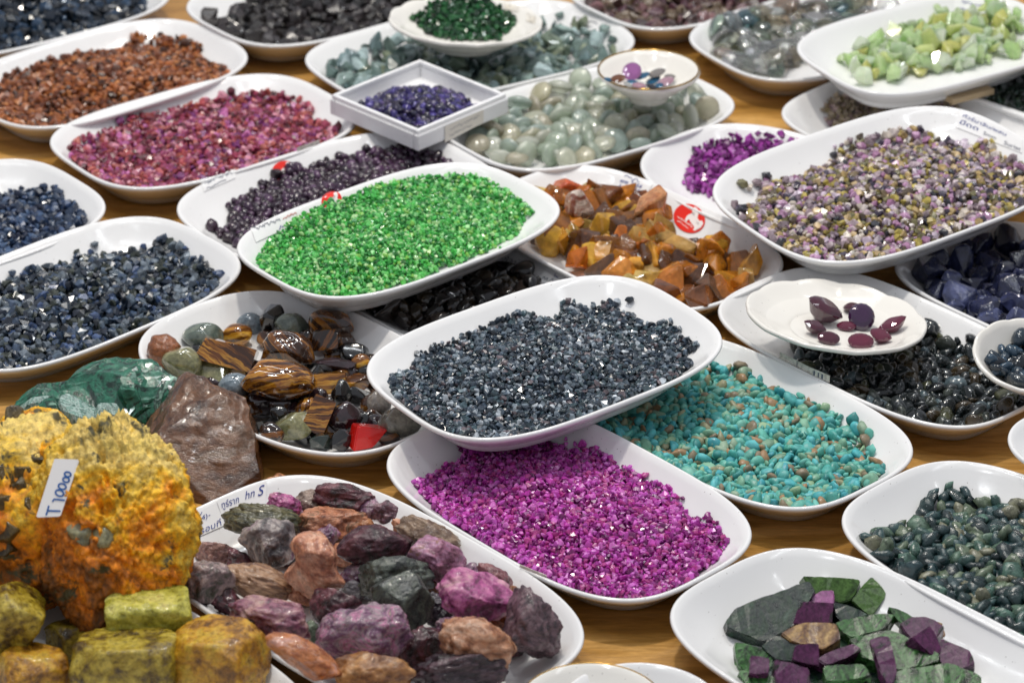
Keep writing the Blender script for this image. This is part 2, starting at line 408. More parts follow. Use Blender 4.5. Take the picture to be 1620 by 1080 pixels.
FIT = {
 'ruby':(0.0301, 1.6124, -0.825, 0.1088, 0.068, -0.0148, 0.015, 0.026, 3.31),
 'turq':(0.1279, 1.7062, -0.8351, 0.1089, 0.0691, 0.003, -0.0028, 0.024, 3.31),
 'maroon':(-0.2103, 2.1036, 0.6516, 0.1034, 0.0713, -0.013, -0.0065, 0.024, 3.31),
 'moon':(0.0523, 2.1276, 0.6481, 0.1042, 0.0674, -0.0225, -0.013, 0.024, 3.31),
 'green':(-0.0699, 1.9003, 0.7421, 0.1067, 0.0639, -0.0223, 0.0238, 0.05, 3.31),
 'grey':(0.0195, 1.7305, 0.623, 0.1024, 0.0724, 0.0249, 0.0055, 0.052, 3.31),
 'multi':(0.2406, 1.9567, 0.5612, 0.1079, 0.0811, 0.0617, 0.0209, 0.055, 3.31),
 'orange':(-0.2905, 2.2012, 0.6957, 0.1029, 0.068, -0.0008, -0.0023, 0.024, 3.31),
 'blue':(-0.2736, 1.8646, 0.7569, 0.1072, 0.0687, 0.0121, 0.0105, 0.024, 3.31),
 'blueback':(-0.3677, 1.9562, 0.7184, 0.1048, 0.0684, -0.0024, 0.0231, 0.024, 3.31),
 'topleft':(-0.3596, 2.3205, 0.6256, 0.1048, 0.0679, -0.0034, 0.0002, 0.024, 3.31),
 'black':(-0.1383, 2.3387, 0.7069, 0.1048, 0.0685, -0.0333, 0.0088, 0.024, 3.31),
 'aqua':(-0.0293, 2.2411, 0.5786, 0.12, 0.0735, -0.0318, -0.0191, 0.024, 3.31),
 'scallop':(-0.0331, 2.2328, 0.1625, 0.055, 0.055, -0.0551, -0.0795, 0.05, 2),
 'garnet':(-0.1129, 2.0007, 0.6535, 0.1052, 0.0739, 0.0002, 0.0005, 0.024, 3.31),
 'bowl':(0.0943, 2.1401, -0.0099, 0.0357, 0.0357, 0.0053, -0.0103, 0.052, 2),
 'topmid':(0.1443, 2.3743, 0.6824, 0.1048, 0.0679, 0.0017, 0.0005, 0.024, 3.31),
 'glass':(0.2333, 2.2764, 0.5844, 0.1048, 0.068, -0.009, -0.0022, 0.024, 3.31),
 'prehnite':(0.2966, 2.1887, 0.5463, 0.0961, 0.0638, 0.0109, 0.0245, 0.052, 3.31),
 'gravel':(0.2877, 2.1065, -0.7584, 0.1048, 0.0679, 0.0166, -0.0117, 0.022, 3.31),
 'magenta':(0.1797, 2.016, -0.8294, 0.1048, 0.0685, 0.008, 0.022, 0.024, 2.6),
 'amber':(0.0737, 1.9424, -0.8488, 0.107, 0.0659, -0.0071, 0.0059, 0.024, 3.31),
 'tiger':(-0.1266, 1.7633, -0.8102, 0.1068, 0.0722, -0.0032, 0.0014, 0.024, 2.8),
 'jet':(0.2245, 1.7949, -0.8421, 0.109, 0.0628, 0.0007, 0.0003, 0.024, 3.31),
 'plate':(0.1958, 1.8017, -0.0147, 0.0549, 0.0549, -0.0989, -0.0922, 0.04, 2),
 'iolite':(0.3391, 1.8648, -0.8733, 0.1047, 0.0683, 0.0261, -0.0009, 0.024, 3.31),
 'bowlblue':(0.302, 1.7327, 0.0051, 0.0328, 0.0328, -0.0685, 0.2292, 0.05, 2),
 'edge':(0.3152, 1.6566, -0.0005, 0.034, 0.034, -0.0157, 0.0466, 0.035, 2),
 'teal':(0.2928, 1.5394, -0.8207, 0.125, 0.0683, -0.0031, 0.0165, 0.024, 3.31),
 'zoisite':(0.1962, 1.4467, -0.8159, 0.125, 0.0717, 0.0006, -0.0016, 0.024, 3.31),
 'corundum':(-0.0789, 1.5204, -0.8189, 0.1274, 0.0757, 0.0009, 0.0045, 0.024, 3.31),
 'crystal':(-0.1968, 1.435, -0.8319, 0.1049, 0.0679, -0.0043, -0.0037, 0.024, 3.31),
 'plateA':(0.0399, 1.4043, -0.0019, 0.0374, 0.0374, 0.0008, -0.0048, 0.03, 2),
 'plateB':(0.0648, 1.4059, 0.0097, 0.042, 0.042, -0.0073, -0.0039, 0.026, 2),
 'obsidian':(-0.0286, 1.8713, -0.8505, 0.1048, 0.0679, -0.0001, -0.0207, 0.018, 3.31),
 'forest':(0.3817, 2.1916, -0.797, 0.1048, 0.0679, 0.0016, -0.0009, 0.024, 3.31),
}
OV = 'white oval dishes of loose stones'
DL = dict(
 ruby='white oval dish heaped with bright magenta ruby chips', turq='white oval dish of turquoise pebbles', maroon='white oval dish of maroon and pink rough chips',
 moon='white oval dish of pale round beads with a gilt bowl standing in it', green='white oval dish heaped with bright green chips', grey='white oval dish of dark blue grey chips in the centre',
 multi='white oval dish of mixed pink, olive and black chips', orange='white oval dish of orange brown rough chips', blue='white oval dish of dark blue chips behind the green glassy slab',
 blueback='white oval dish of blue chips behind the larger blue one', topleft='white oval dish of blackish blue stones behind the orange brown chips', black='white oval dish of black rough stones beside the grey green chunks',
 aqua='white oval dish of grey green chunks under the small scalloped plate', garnet='white oval dish of dark purple grains below the square box', topmid='white oval dish of brown rough stones behind the gilt bowl',
 glass='white oval dish of shiny clear cabochons', prehnite='white oval dish of pale green translucent pieces', gravel='white oval dish of fine beige gravel half under another dish',
 magenta='white oval dish with a small heap of purple magenta shards', amber='white oval dish of amber brown chunks', tiger='white oval dish of polished tiger eye stones',
 jet='white oval dish of small black pebbles under a scalloped plate', iolite='white oval dish of dark violet blue chunks behind the plate of gems', teal='white oval dish of dark teal pebbles',
 zoisite='white oval dish of green and purple cut slabs', corundum='white oval dish of large purple and brown rough stones', crystal='white oval dish of yellow green block crystals in front of the boulder',
 obsidian='white oval dish of polished black pebbles between two raised dishes', forest='white oval dish of dark green stones behind the mixed colour chips')
DI = {}
for k, p in FIT.items():
    p = list(p); rn = {}
    if k == 'obsidian': rn = dict(h=.016, foot=.018)
    elif k == 'scallop': rn = dict(h=.02, wall=.028, foot=.030)
    elif k == 'plate': rn = dict(h=.014, wall=.026, foot=.030)
    elif k == 'bowl': rn = dict(h=.022, wall=.026, foot=.021, power=1.9)
    elif k in ('bowlblue', 'edge', 'plateA', 'plateB'): rn = dict(h=.02, wall=.024, foot=.018)
    if k == 'crystal': p[7] = .0205
    d = DI[k] = Dish(*p, **rn)
    if k == 'scallop': d.build('scalloped_plate', IVORY, 'small ivory scalloped plate of dark green chips on grey green chunks', cat='plate', wav=(14, .022, .0012))
    elif k == 'plate': d.build('scalloped_plate', IVORY, 'ivory scalloped plate holding nine faceted purple gems', cat='plate', wav=(11, .02, .0012))
    elif k == 'bowl': d.build('gilt_bowl', IVORY, 'small round bowl with a gilt edge holding a few cut gems', cat='bowl')
    elif k == 'bowlblue': d.build('small_bowl', IVORY, 'small ivory bowl of slate blue stones', cat='bowl', wav=(12, .015, .0008))
    elif k == 'edge': d.build('small_bowl', WHITE, 'empty small white bowl behind the dark teal pebbles', cat='bowl')
    elif k == 'plateA': d.build('small_plate', IVORY, 'ivory round plate with thin gilt edge, empty', cat='plate')
    elif k == 'plateB': d.build('small_plate', WHITE, 'plain white round plate tucked under the gilt edged plate', cat='plate')
    else: d.build('oval_dish', WHITE, DL[k], OV)
def ring_tube(d, e, z, r, name, mat):
    V = []; c = se(d.a - e, d.b - e, d.n); nrm = c / np.linalg.norm(c, axis=1)[:, None]
    for k in range(8):
        a = 6.283 * k / 8; V.append(np.column_stack([c + nrm * r * math.cos(a), np.full(SE_N, z + r * math.sin(a))]))
    V = np.concatenate(V); i = np.arange(SE_N); j = (i + 1) % SE_N
    Fq = np.concatenate([np.stack([q * SE_N + i, q * SE_N + j, ((q + 1) % 8) * SE_N + j, ((q + 1) % 8) * SE_N + i], 1) for q in range(8)])
    o = obj(name, mesh_np(name, V, Fq[:, ::-1], True, [mat])); o.parent = d.obj; return o
ring_tube(DI['bowl'], .0011, DI['bowl'].h, .0007, 'gilt_edge', GOLD)
ring_tube(DI['plateA'], .0011, DI['plateA'].h, .00035, 'gilt_edge', GOLD)

# square white plastic box standing on the rims of the dishes round it
BXC, BXS, BXZ, BXH = np.array([-.0639, 2.1205]), .0870, .0420, .0150
BXT = math.radians(45.7)
bx = obj('square_box', None, M=Matrix.Translation((BXC[0], BXC[1], BXZ - BXH)) @ Matrix.Rotation(BXT, 4, 'Z'))
tag(bx, 'square white plastic box heaped with dark violet grains', 'box')
def boxm(x0, x1, y0, y1, z0, z1, bev=.0006):
    bm = bmesh.new(); bmesh.ops.create_cube(bm, size=1, matrix=Matrix.Translation(((x0 + x1) / 2, (y0 + y1) / 2, (z0 + z1) / 2)) @ Matrix.Diagonal((x1 - x0, y1 - y0, z1 - z0, 1)))
    bmesh.ops.bevel(bm, geom=bm.edges[:], offset=bev, segments=2, affect='EDGES'); return bm
hs_, w_ = BXS / 2, .0042
def part(name, bm, parent, mat, smooth=False):
    o = obj(name, bm_mesh(name, bm, [mat], smooth)); o.parent = parent; return o
part('base', boxm(-hs_ + .001, hs_ - .001, -hs_ + .001, hs_ - .001, 0, .003), bx, PLASTIC)
for x0, x1, y0, y1 in ((-hs_, hs_, -hs_, -hs_ + w_), (-hs_, hs_, hs_ - w_, hs_), (-hs_, -hs_ + w_, -hs_ + w_ + .0002, hs_ - w_ - .0002), (hs_ - w_, hs_, -hs_ + w_ + .0002, hs_ - w_ - .0002)):
    wl = part('wall', boxm(x0, x1, y0, y1, .0005, BXH - .003), bx, PLASTIC)
    g = .0011
    part('lip', boxm(x0 + g if x1 - x0 > .01 or x0 < 0 else x0, x1 - g if x1 - x0 > .01 or x0 > 0 else x1, y0 + g if y0 < 0 and y1 - y0 < .01 or y1 - y0 > .01 and 0 else y0, y1 - g if y0 > 0 and y1 - y0 < .01 else y1, BXH - .0032, BXH, .0004), bx, PLASTIC)
class Flat:   # the inside of the box as a heap floor
    a = b = hs_ - w_; n = 20; h = BXH; floor = .003
    R = np.array(Matrix.Rotation(BXT, 3, 'Z')); o = np.array([BXC[0], BXC[1], BXZ - BXH])
    def zin(s, u, v): return np.full_like(u, .003)
    world = Dish.world; local = Dish.local; at = Dish.at
DI['box'] = Flat()
q = hs_; Vb = DI['box'].world(np.array([(x, y, z) for x in (-q, q) for y in (-q, q) for z in (0, BXH * .6)])); OCC.append((Vb, np.array([(0, 1, 3), (0, 3, 2), (4, 6, 7), (4, 7, 5), (0, 4, 5), (0, 5, 1), (2, 3, 7), (2, 7, 6), (0, 2, 6), (0, 6, 4)])))

# one tree of all dishes, to know which loose stones are in sight
Vs, Ts, off = [], [], 0
for V, T in OCC: Vs.append(V); Ts.append(T + off); off += len(V)
BVH = BVHTree.FromPolygons(np.concatenate(Vs).tolist(), np.concatenate(Ts).tolist())
CAM = Vector((0, 0, CZ))
def in_sight(P):
    px = to_px(P); ok = (px[:, 0] > -12) & (px[:, 0] < 1632) & (px[:, 1] > -12) & (px[:, 1] < 1092)
    for i in np.nonzero(ok)[0]:
        p = Vector(P[i]); d = (CAM - p).normalized()
        if BVH.ray_cast(p + d * .003, d, 3)[0] is not None: ok[i] = False
    return ok

# ------------------------------------------------------------------ heaps of loose stones
NAMES = {'black': '101012', 'charcoal': '2c2c30', 'dark grey': '444648', 'grey': '808488', 'pale grey': 'b4b8b8', 'white': 'dcdcd8', 'dark brown': '3c2418', 'brown': '6a4020', 'reddish brown': '7a3014', 'orange brown': 'a05018',
 'honey yellow': 'b87c20', 'tan': 'a08860', 'olive': '60602c', 'dark green': '1c3420', 'sage green': '708068', 'pale green': 'a8cc98', 'yellow green': 'b8c868', 'yellow': 'c8c050', 'grey green': '5f7570', 'dark teal': '203a3e', 'teal': '3a5c58',
 'pale blue green': 'a0bab8', 'dark blue': '1a2640', 'slate blue': '3a4c68', 'violet blue': '2c3058', 'mauve': '6a4a68', 'maroon': '50303a', 'cream': 'c4c0a8', 'beige': 'b4a894'}
def colour_name(h): return min(NAMES, key=lambda n: sum((a - b) ** 2 for a, b in zip(lin(h)[:3], lin(NAMES[n])[:3]) ) ** .5 / (.03 + sum(lin(h)[:3])))
ORD = ['first', 'second', 'third', 'fourth', 'fifth', 'sixth', 'seventh', 'eighth', 'ninth', 'tenth', 'eleventh', 'twelfth', 'thirteenth', 'fourteenth', 'fifteenth', 'sixteenth', 'seventeenth', 'eighteenth', 'nineteenth', 'twentieth', 'twenty-first', 'twenty-second', 'twenty-third', 'twenty-fourth', 'twenty-fifth']
def row_labels(made, what, pal, k, r):
    """colour every piece and say where it lies: rows from the back, counted from the left"""
    if not made: return
    px = to_px(np.array([p for _, p, _ in made])); size = np.mean([s for _, _, s in made]) * F / 2.0
    y0, y1 = px[:, 1].min(), px[:, 1].max() + .01; nr = max(1, min(9, int(round((y1 - y0) / (size * .75)))))
    row = np.minimum(((px[:, 1] - y0) / (y1 - y0) * nr).astype(int), nr - 1); k_ = 0
    for q in range(nr):
        ii = [i for i in np.nonzero(row == q)[0]]; ii.sort(key=lambda i: px[i, 0])
        rn = 'back row' if q == 0 else 'front row' if q == nr - 1 else ORD[q] + ' row from back'
        for j, i in enumerate(ii):
            o = made[i][0]; c = pal[r.randrange(len(pal))]; o.color = boost(lin(c), k)
            o['label'] = '%s %s, %s from left, %s' % (colour_name(c), what, ORD[min(j, 24)], rn)
def heap(name, dish, size, shape, mat, label, group, cat, H=.016, e=.006, c=None, near=.006, pa=None, pb=None, rot=0., pn=2.6, layers=2, nvar=16, cover=.70, jit=.22, tilt=None,
         sizes=(.6, 1.45), maxn=300, shp={}, sides=2.0, thin=0., labeller=None, bumps=.12, keep=None):
    d = DI[dish]; r = random.Random(name); wl_ = .0062 + size * .22 + (.0035 if .008 < size < .0125 else 0); fn = SHAPES[shape]
    var = [fn(r, **shp) for _ in range(nvar)]
    own = None
    if isinstance(mat, tuple): mat, own, pal, kk_ = mat
    meshes = [mesh_np(name, V, Fc, sm, [own or mat]) for V, Fc, sm in var]
    if c is None: cu, cv = (d.R.T @ np.array([0, -near, 0]))[:2]
    else: cu, cv = d.at(*c)
    pa = pa or d.a - e; pb = pb or d.b - e
    P = []; st = size * cover
    for L in range(layers):
        nx, ny = int(pa / st) + 2, int(pb / (st * .87)) + 2
        I, J = np.meshgrid(np.arange(-nx, nx + 1), np.arange(-ny, ny + 1)); I = I.ravel(); J = J.ravel()
        x = (I + .5 * (J % 2) + .33 * L) * st; y = J * st * .87 + .29 * L * st
        x = x + npr.uniform(-1, 1, len(x)) * st * jit * 1.6; y = y + npr.uniform(-1, 1, len(x)) * st * jit * 1.6
        rad = (abs(x / pa) ** pn + abs(y / pb) ** pn) ** (1 / pn)
        edge = 1 + bumps * vnoise(np.column_stack([x / (size * 4), y / (size * 4), x * 0 + 3]), len(name))
        k = ((rad < edge) & (npr.uniform(size=len(x)) > thin * (L == 0))) | ((L == 0) & (size < .008) & (rad < 1.35) & (npr.uniform(size=len(x)) < .018))
        x, y, rad = x[k], y[k], np.minimum(rad[k], 1)
        cr, srr = math.cos(rot), math.sin(rot); u = cu + x * cr - y * srr; v = cv + x * srr + y * cr
        k = (abs(u / (d.a - wl_)) ** d.n + abs(v / (d.b - wl_)) ** d.n) < 1; u, v, rad = u[k], v[k], rad[k]
        zt = d.zin(u, v) + H * (1 - rad ** sides) ** .8 * (1 + .22 * vnoise(np.column_stack([u / .022, v / .022, u * 0]), 5))
        q = size * np.exp(npr.uniform(math.log(sizes[0]), math.log(sizes[1]), len(u)))
        z = np.maximum(zt - L * size * .62, d.zin(u, v) + q * .42) + npr.uniform(-.3, .5, len(u)) * size * jit
        k = d.zin(u, v) < .60 * d.h
        if L: k &= zt - L * size * .62 > d.zin(u, v) - size * .1
        u, v, z, q = u[k], v[k], z[k], q[k]
        P.append(np.column_stack([u, v, z, np.full(len(u), L), q]))
    P = np.concatenate(P); LY = P[:, 3]; SQ = P[:, 4]; P = d.world(P[:, :3])
    if keep is not None: kk = keep(P); P = P[kk]; LY = LY[kk]; SQ = SQ[kk]
    n = len(P); R = rand_rots(n, tilt); sc = SQ; vi = npr.randint(0, nvar, n)
    vis = in_sight(P) & (LY == 0); idx = np.nonzero(vis)[0]
    order = idx[np.argsort(np.array([dist(P[i]) for i in idx]) / sc[idx])] if len(idx) else idx
    single = set(order[:maxn].tolist())
    if len(order) > maxn: pass
    made = []
    for i in sorted(single):
        o = obj(name, meshes[vi[i]], M=mat4(R[i] * sc[i], P[i]))
        tag(o, label, cat, group)
        made.append((o, P[i], sc[i]))
    if own: row_labels(made, label, pal, kk_, r)
    rest = [i for i in range(n) if i not in single]
    if rest:
        Vl, Fl, off = [], [], 0; rest = np.array(rest)
        for w in range(nvar):
            ii = rest[vi[rest] == w]
            if not len(ii): continue
            V, Fc, sm = var[w]
            A = np.einsum('nij,kj->nki', R[ii] * sc[ii][:, None, None], V) + P[ii][:, None, :]
            Vl.append(A.reshape(-1, 3)); Fl.append((Fc[None] + (np.arange(len(ii)) * len(V))[:, None, None] + off).reshape(-1, 3)); off += len(ii) * len(V)
        me = mesh_np(name + '_heap', np.concatenate(Vl), np.concatenate(Fl), var[0][2], [mat])
        o = obj(name + '_heap', me); tag(o, 'rest of the ' + group, 'stone heap', kind='stuff')
    return P, single

G = gem_mat
heap('green_chip', 'green', .0032, 'grain', G('green_garnet', ['36943c', '4ab050', '24762e', '68c066', '308a38', '8cd080', '50a848', '1c6a28', '3ea044', 'a8d490', '5eb45c', '348a44', '7cb450'], .2, .25, 1.28, .3, sss=.35),
     'small bright green chip heaped on the raised dish above the tiger eye stones', 'bright green chips', 'green stone', H=.016, e=.006, c=(618, 382), pa=.100, pb=.053)
heap('ruby_chip', 'ruby', .0038, 'grain', G('pink_ruby', ['9a2688', 'b0359c', '86207a', 'c04cae', '7a1a6c', 'cc6cbc', '9c2a78', '6c165c', 'b04488', 'b850b0'], .22, .2, 1.15, .3, sss=.4),
     'small magenta chip in the front heap of ruby chips', 'magenta ruby chips', 'ruby', H=.016, e=.010, near=.004, shp=dict(elong=1.15, flat=.85))
heap('grey_chip', 'grey', .0038, 'grain', G('blue_grey_sapphire', ['2b3540', '3a4652', '1f272f', '4a5866', '5c6873', '333d49', '232b33', '707c86', '5a5055', '9aa2aa', '2a3644', '3c4a50', '182028', '2c3c44', '3c5058'], .2, .06, 1.05, .5, ior=1.6),
     'small dark blue grey chip in the central raised dish', 'dark blue grey chips', 'sapphire chip', H=.014, e=.008)
heap('turquoise_pebble', 'turq', .0062, 'pebble', G('turquoise', ['4caaa2', '3e9894', '66b4a8', '549c8c', '7cac92', '8cac88', '70947c', '388886', '4ea49e', '969474', '449e96', '5ca698', '58acac', '6ca086', '80725c', '54a898', '46988e', '8aa48c', '60b0a0', '74b4a4', '9a7a58', '42a4aa', '4cacb2', '3c9aa4', '58b4b8'], .48, 0, .92, .2, mscale=300),
     'small turquoise pebble beside the magenta ruby heap', 'turquoise pebbles', 'turquoise', H=.011, e=.009, sizes=(.55, 1.5), shp=dict(sub=2, amp=.3, elong=1.35, flat=.62), tilt=1.1, nvar=18)
heap('mixed_chip', 'multi', .0056, 'grain', G('mixed_tourmaline', ['8a7a80', 'b3a0a8', '6a5a40', '8f8040', '2f3038', 'b88fb0', '9c6f90', 'd0c5c0', 'a89060', 'c0a880', '55483a', '7a6a78', 'b0a050', '40384a', 'c8b8c8', '6f6a48', 'bfb4a8', '8c7c84'], .2, .2, 1.05, .4),
     'small pink, olive, white or black chip in the mixed dish', 'mixed colour chips', 'tourmaline chip', H=.016, e=.009, near=.008, shp=dict(n=19))
heap('maroon_chip', 'maroon', .0052, 'grain', G('maroon_rough', ['6a2238', '7c2e4a', '5c1a28', '8a4060', 'a05688', '4c1622', '7a3030', '985048', '6a2a60', 'b47888', '843048', '742430', 'a04c50'], .26, .12, 1.25, .4, sss=.2),
     'small maroon or pink chip in the dish left of the square box', 'maroon chips', 'ruby chip', H=.013, e=.007, sizes=(.6, 1.5))
heap('orange_chip', 'orange', .0056, 'grain', G('orange_garnet', ['6a381c', '7a4222', '502a14', '8a5028', 'a06434', '5e3018', '3c2012', '8c5430', '9c5a2c'], .32, .08, 1.12, .4, sss=.2),
     'small orange brown chip in the dish near the top left', 'orange brown chips', 'garnet chip', H=.014, e=.007)
heap('purple_grain', 'garnet', .0064, 'pebble', G('purple_garnet_rough', ['2c1c2c', '38243a', '20141f', '442e44', '281822', '4e3450', '32202e'], .16, .05, 1.0, .4),
     'dark purple rounded grain in the dish below the square box', 'dark purple grains', 'garnet grain', H=.012, e=.020, c=(545, 330), pa=.092, pb=.050, shp=dict(sub=2, elong=1.15, flat=.85))
heap('blue_chip', 'blue', .0066, 'grain', G('dark_blue_sapphire', ['1f2a3a', '2f3f55', '28333f', '3f5068', '182028', '4a5a6a', '354a70', '55606a', '3a4038', '6a7580', '24303c', '1a2230', '202820'], .22, .05, .9, .5, ior=1.7),
     'dark blue chip in the dish behind the green glassy slab', 'dark blue chips', 'sapphire chip', H=.014, e=.007, sizes=(.6, 1.4), shp=dict(n=15))
heap('navy_chip', 'blueback', .0066, 'grain', G('navy_sapphire', ['1d2a40', '2a3a54', '35486a', '18223a', '445a7a', '24344c'], .24, .05, .9, .4),
     'navy blue chip in the dish beside the maroon chips', 'navy blue chips', 'sapphire chip', H=.014, e=.008)
heap('midnight_stone', 'topleft', .0095, 'grain', G('midnight_sapphire', ['101820', '1a2838', '0c1218', '2a4058', '203040', '16202c'], .16, .05, .85, .5),
     'blackish blue stone in the dish behind the orange brown chips', 'blackish blue stones', 'sapphire', H=.013, e=.008)
heap('black_stone', 'black', .0120, 'chunk', gem2('black_rough', ['1a1616', '241e1e', '2f2828', '120f10', '3a3436', '28221f'], .3, 0, .7, .5),
     'rough stone in the black stone dish', 'black rough stones', 'black stone', H=.012, e=.012)
heap('brown_stone', 'topmid', .0110, 'chunk', gem2('brown_rough', ['4a3530', '5f4540', '3a2a28', '704f50', '6a5a48', '50303a', '5a4a38'], .25, 0, .85, .5),
     'rough stone in the brown stone dish', 'brown rough stones', 'brown stone', H=.012, e=.010)
heap('violet_grain', 'box', .0056, 'pebble', G('violet_grains', ['2a2450', '352c66', '1c1838', '443a80', '2c2040', '4a3a70', '201a30'], .1, .12, .95, .5),
     'dark violet grain in the square white box', 'dark violet grains', 'amethyst grain', H=.011, pa=.0395, pb=.0395, pn=2.2, rot=.785, shp=dict(sub=2, elong=1.25), sides=1.3)
heap('forest_chip', 'scallop', .0046, 'grain', G('forest_garnet', ['143a20', '1c4a28', '0f2c18', '285a30', '185028'], .12, .1, .95, .5),
     'dark green chip on the small scalloped plate', 'dark green chips', 'green stone', H=.011, pa=.045, pb=.043, pn=2.0, c=(735, 36))
heap('gravel_chip', 'gravel', .0042, 'chip', G('beige_gravel', ['a89880', 'b8a890', '8f7f68', 'c0a8a0', 'a0906a', '988088', '7f7058'], .2, .1, 1.0, .3),
     'beige gravel chip in the dish half under the pale green one', 'beige gravel chips', 'gravel', H=.006, c=(1400, 190), pa=.062, pb=.038)
heap('magenta_shard', 'magenta', .0058, 'chip', G('magenta_shards', ['7a2a78', '8f3a90', '6a1f68', 'a050a0', '5a1858', '9a3a98'], .16, .1, 1.0, .35),
     'magenta sharp chip in the heap behind the amber chunks', 'magenta shards', 'ruby shard', H=.011, c=(1215, 275), pa=.048, pb=.058)
heap('jet_pebble', 'jet', .0092, 'pebble', gem2('jet_pebbles', ['1c2022', '282c2e', '33383a', '14181a', '3a3f3a', '4a4c38', '4c5a60', '3a3020', '1a2224', '22282a'], .08, .05, .9, .4),
     'small pebble under the plate of gems', 'black pebbles', 'black pebble', H=.006, c=(1430, 612), pa=.080, pb=.052, thin=.12, shp=dict(sub=2, elong=1.35, amp=.25), layers=2)
heap('obsidian_pebble', 'obsidian', .0125, 'pebble', gem2('obsidian_polished', ['0f0b0a', '17110f', '1f1814', '0a0808', '2c2418'], .04, 0, 1.0, .3),
     'polished pebble below the green chips', 'polished black pebbles', 'obsidian', H=.010, c=(705, 470), pa=.088, pb=.052, shp=dict(sub=3, elong=1.3, amp=.12))
heap('iolite_chunk', 'iolite', .0180, 'chunk', gem2('violet_blue_chunks', ['1a1c30', '22263f', '14162a', '2c3150', '3a4060', '1c2038'], .12, .05, 1.0, .6, mscale=150, bump=.3),
     'glassy chunk behind the plate of gems', 'dark violet blue chunks', 'iolite', H=.014, e=.014, nvar=9, jit=.3, cover=.74, shp=dict(n=22, bev=.03, elong=1.35))
heap('bowl_stone', 'bowlblue', .0085, 'pebble', gem2('slate_blue_pebbles', ['1f2a34', '2a3844', '232e36', '344a5c', '182028', '2c4458'], .14, .05, .85, .4),
     'stone in the small ivory bowl', 'slate blue stones', 'blue stone', H=.009, e=.007, pn=2.0, shp=dict(sub=2, amp=.25))
heap('teal_pebble', 'teal', .0098, 'pebble', gem2('teal_pebbles', ['1f3434', '2a4444', '34504a', '1a2a2c', '426054', '283e42', '4c6454', '566450', '22383a', '2c484a', '1c3032', '70705c'], .26, .03, .92, .55, bump=.5),
     'dull pebble beside the cut slabs', 'dark teal pebbles', 'teal stone', H=.014, e=.009, near=.008, shp=dict(sub=2, elong=1.3, amp=.45), sizes=(.65, 1.35))
heap('moss_stone', 'forest', .0080, 'chunk', G('moss_stones', ['102018', '1a3020', '244030', '305a48', '18281c', '3f5a30'], .2, .1, .8, .4),
     'dark green stone in the dish behind the mixed colour chips', 'dark green stones', 'green stone', H=.012, e=.010)
heap('aqua_chunk', 'aqua', .0140, 'chunk', gem2('grey_green_chunks', ['6f8580', '80958f', '5a6f6a', '9ab0aa', '7a8a78', '8f9a80', 'b0c5c5', '72888a'], .08, .3, 1.0, .35, mscale=160),
     'chunk under the scalloped plate', 'grey green chunks', 'beryl', H=.013, e=.009, shp=dict(n=10))
heap('moonstone_bead', 'moon', .0186, 'bead', gem2('moonstone', ['acb8a8', 'b6beae', 'a4b2a8', 'bec0ae', 'b6b09c', 'aab8a6', 'c4c8ba', 'a4b4ac', 'bab69e'], .14, .6, 1.45, .06, sss=.6),
     'translucent bead beside the gilt bowl', 'pale round beads', 'moonstone', H=.009, c=(940, 205), pa=.090, pb=.054, cover=.66, layers=1, nvar=8, sizes=(.85, 1.1), tilt=.9, shp=dict(flat=.48))
heap('cabochon', 'glass', .0172, 'cab', gem2('clear_quartz', ['f0f0e8', 'f0ecd4', 'd0d4cc', '98a490', 'f0f0f0', 'b8a490', '8ca090', 'f4f4f0', 'd8c8a8', 'c4c8c4', '60a0b4'], .01, .93, 1.2, .04, coat=1., mscale=90),
     'shiny domed cabochon', 'shiny cabochons', 'cabochon', H=.010, c=(1250, 70), pa=.086, pb=.050, cover=.74, layers=1, nvar=8, sizes=(.8, 1.2), tilt=.5)
heap('prehnite_piece', 'prehnite', .0118, 'chunk', gem2('prehnite', ['c0dc9c', 'cce8b4', 'b4d490', 'd8ecc8', 'c4e0a4', 'ccdc8c', 'd4d47c', 'c8e4b8', 'b8d898'], .1, .45, 1.15, .1, sss=.8),
     'translucent piece on the raised dish', 'pale green pieces', 'prehnite', H=.014, c=(1505, 78), pa=.074, pb=.036, shp=dict(elong=1.5), cover=.8, bumps=.3)
heap('amber_chunk', 'amber', .0200, 'chunk', gem2('amber_agate', ['b87020', 'c88028', '8a5824', 'a0601e', 'd09430', '644834', 'b8741c', 'd8a43c', '5a3c28', 'c06c20', 'b08c48', 'c8ac60', 'b0701c', '7a4a28'], .08, .6, 1.55, .45, mscale=100, bump=.12),
     'translucent agate chunk near the red sticker', 'amber brown chunks', 'agate', H=.013, c=(1028, 410), pa=.104, pb=.052, rot=-.06, keep=lambda P: (lambda p: np.where(p[:, 0] < 1045, p[:, 1] > 300, p[:, 1] > np.where(p[:, 0] < 1135, 388, 398)))(to_px(P)), nvar=18, jit=.3, cover=.60, sizes=(.8, 1.3), shp=dict(n=12, bev=.035, elong=1.3))
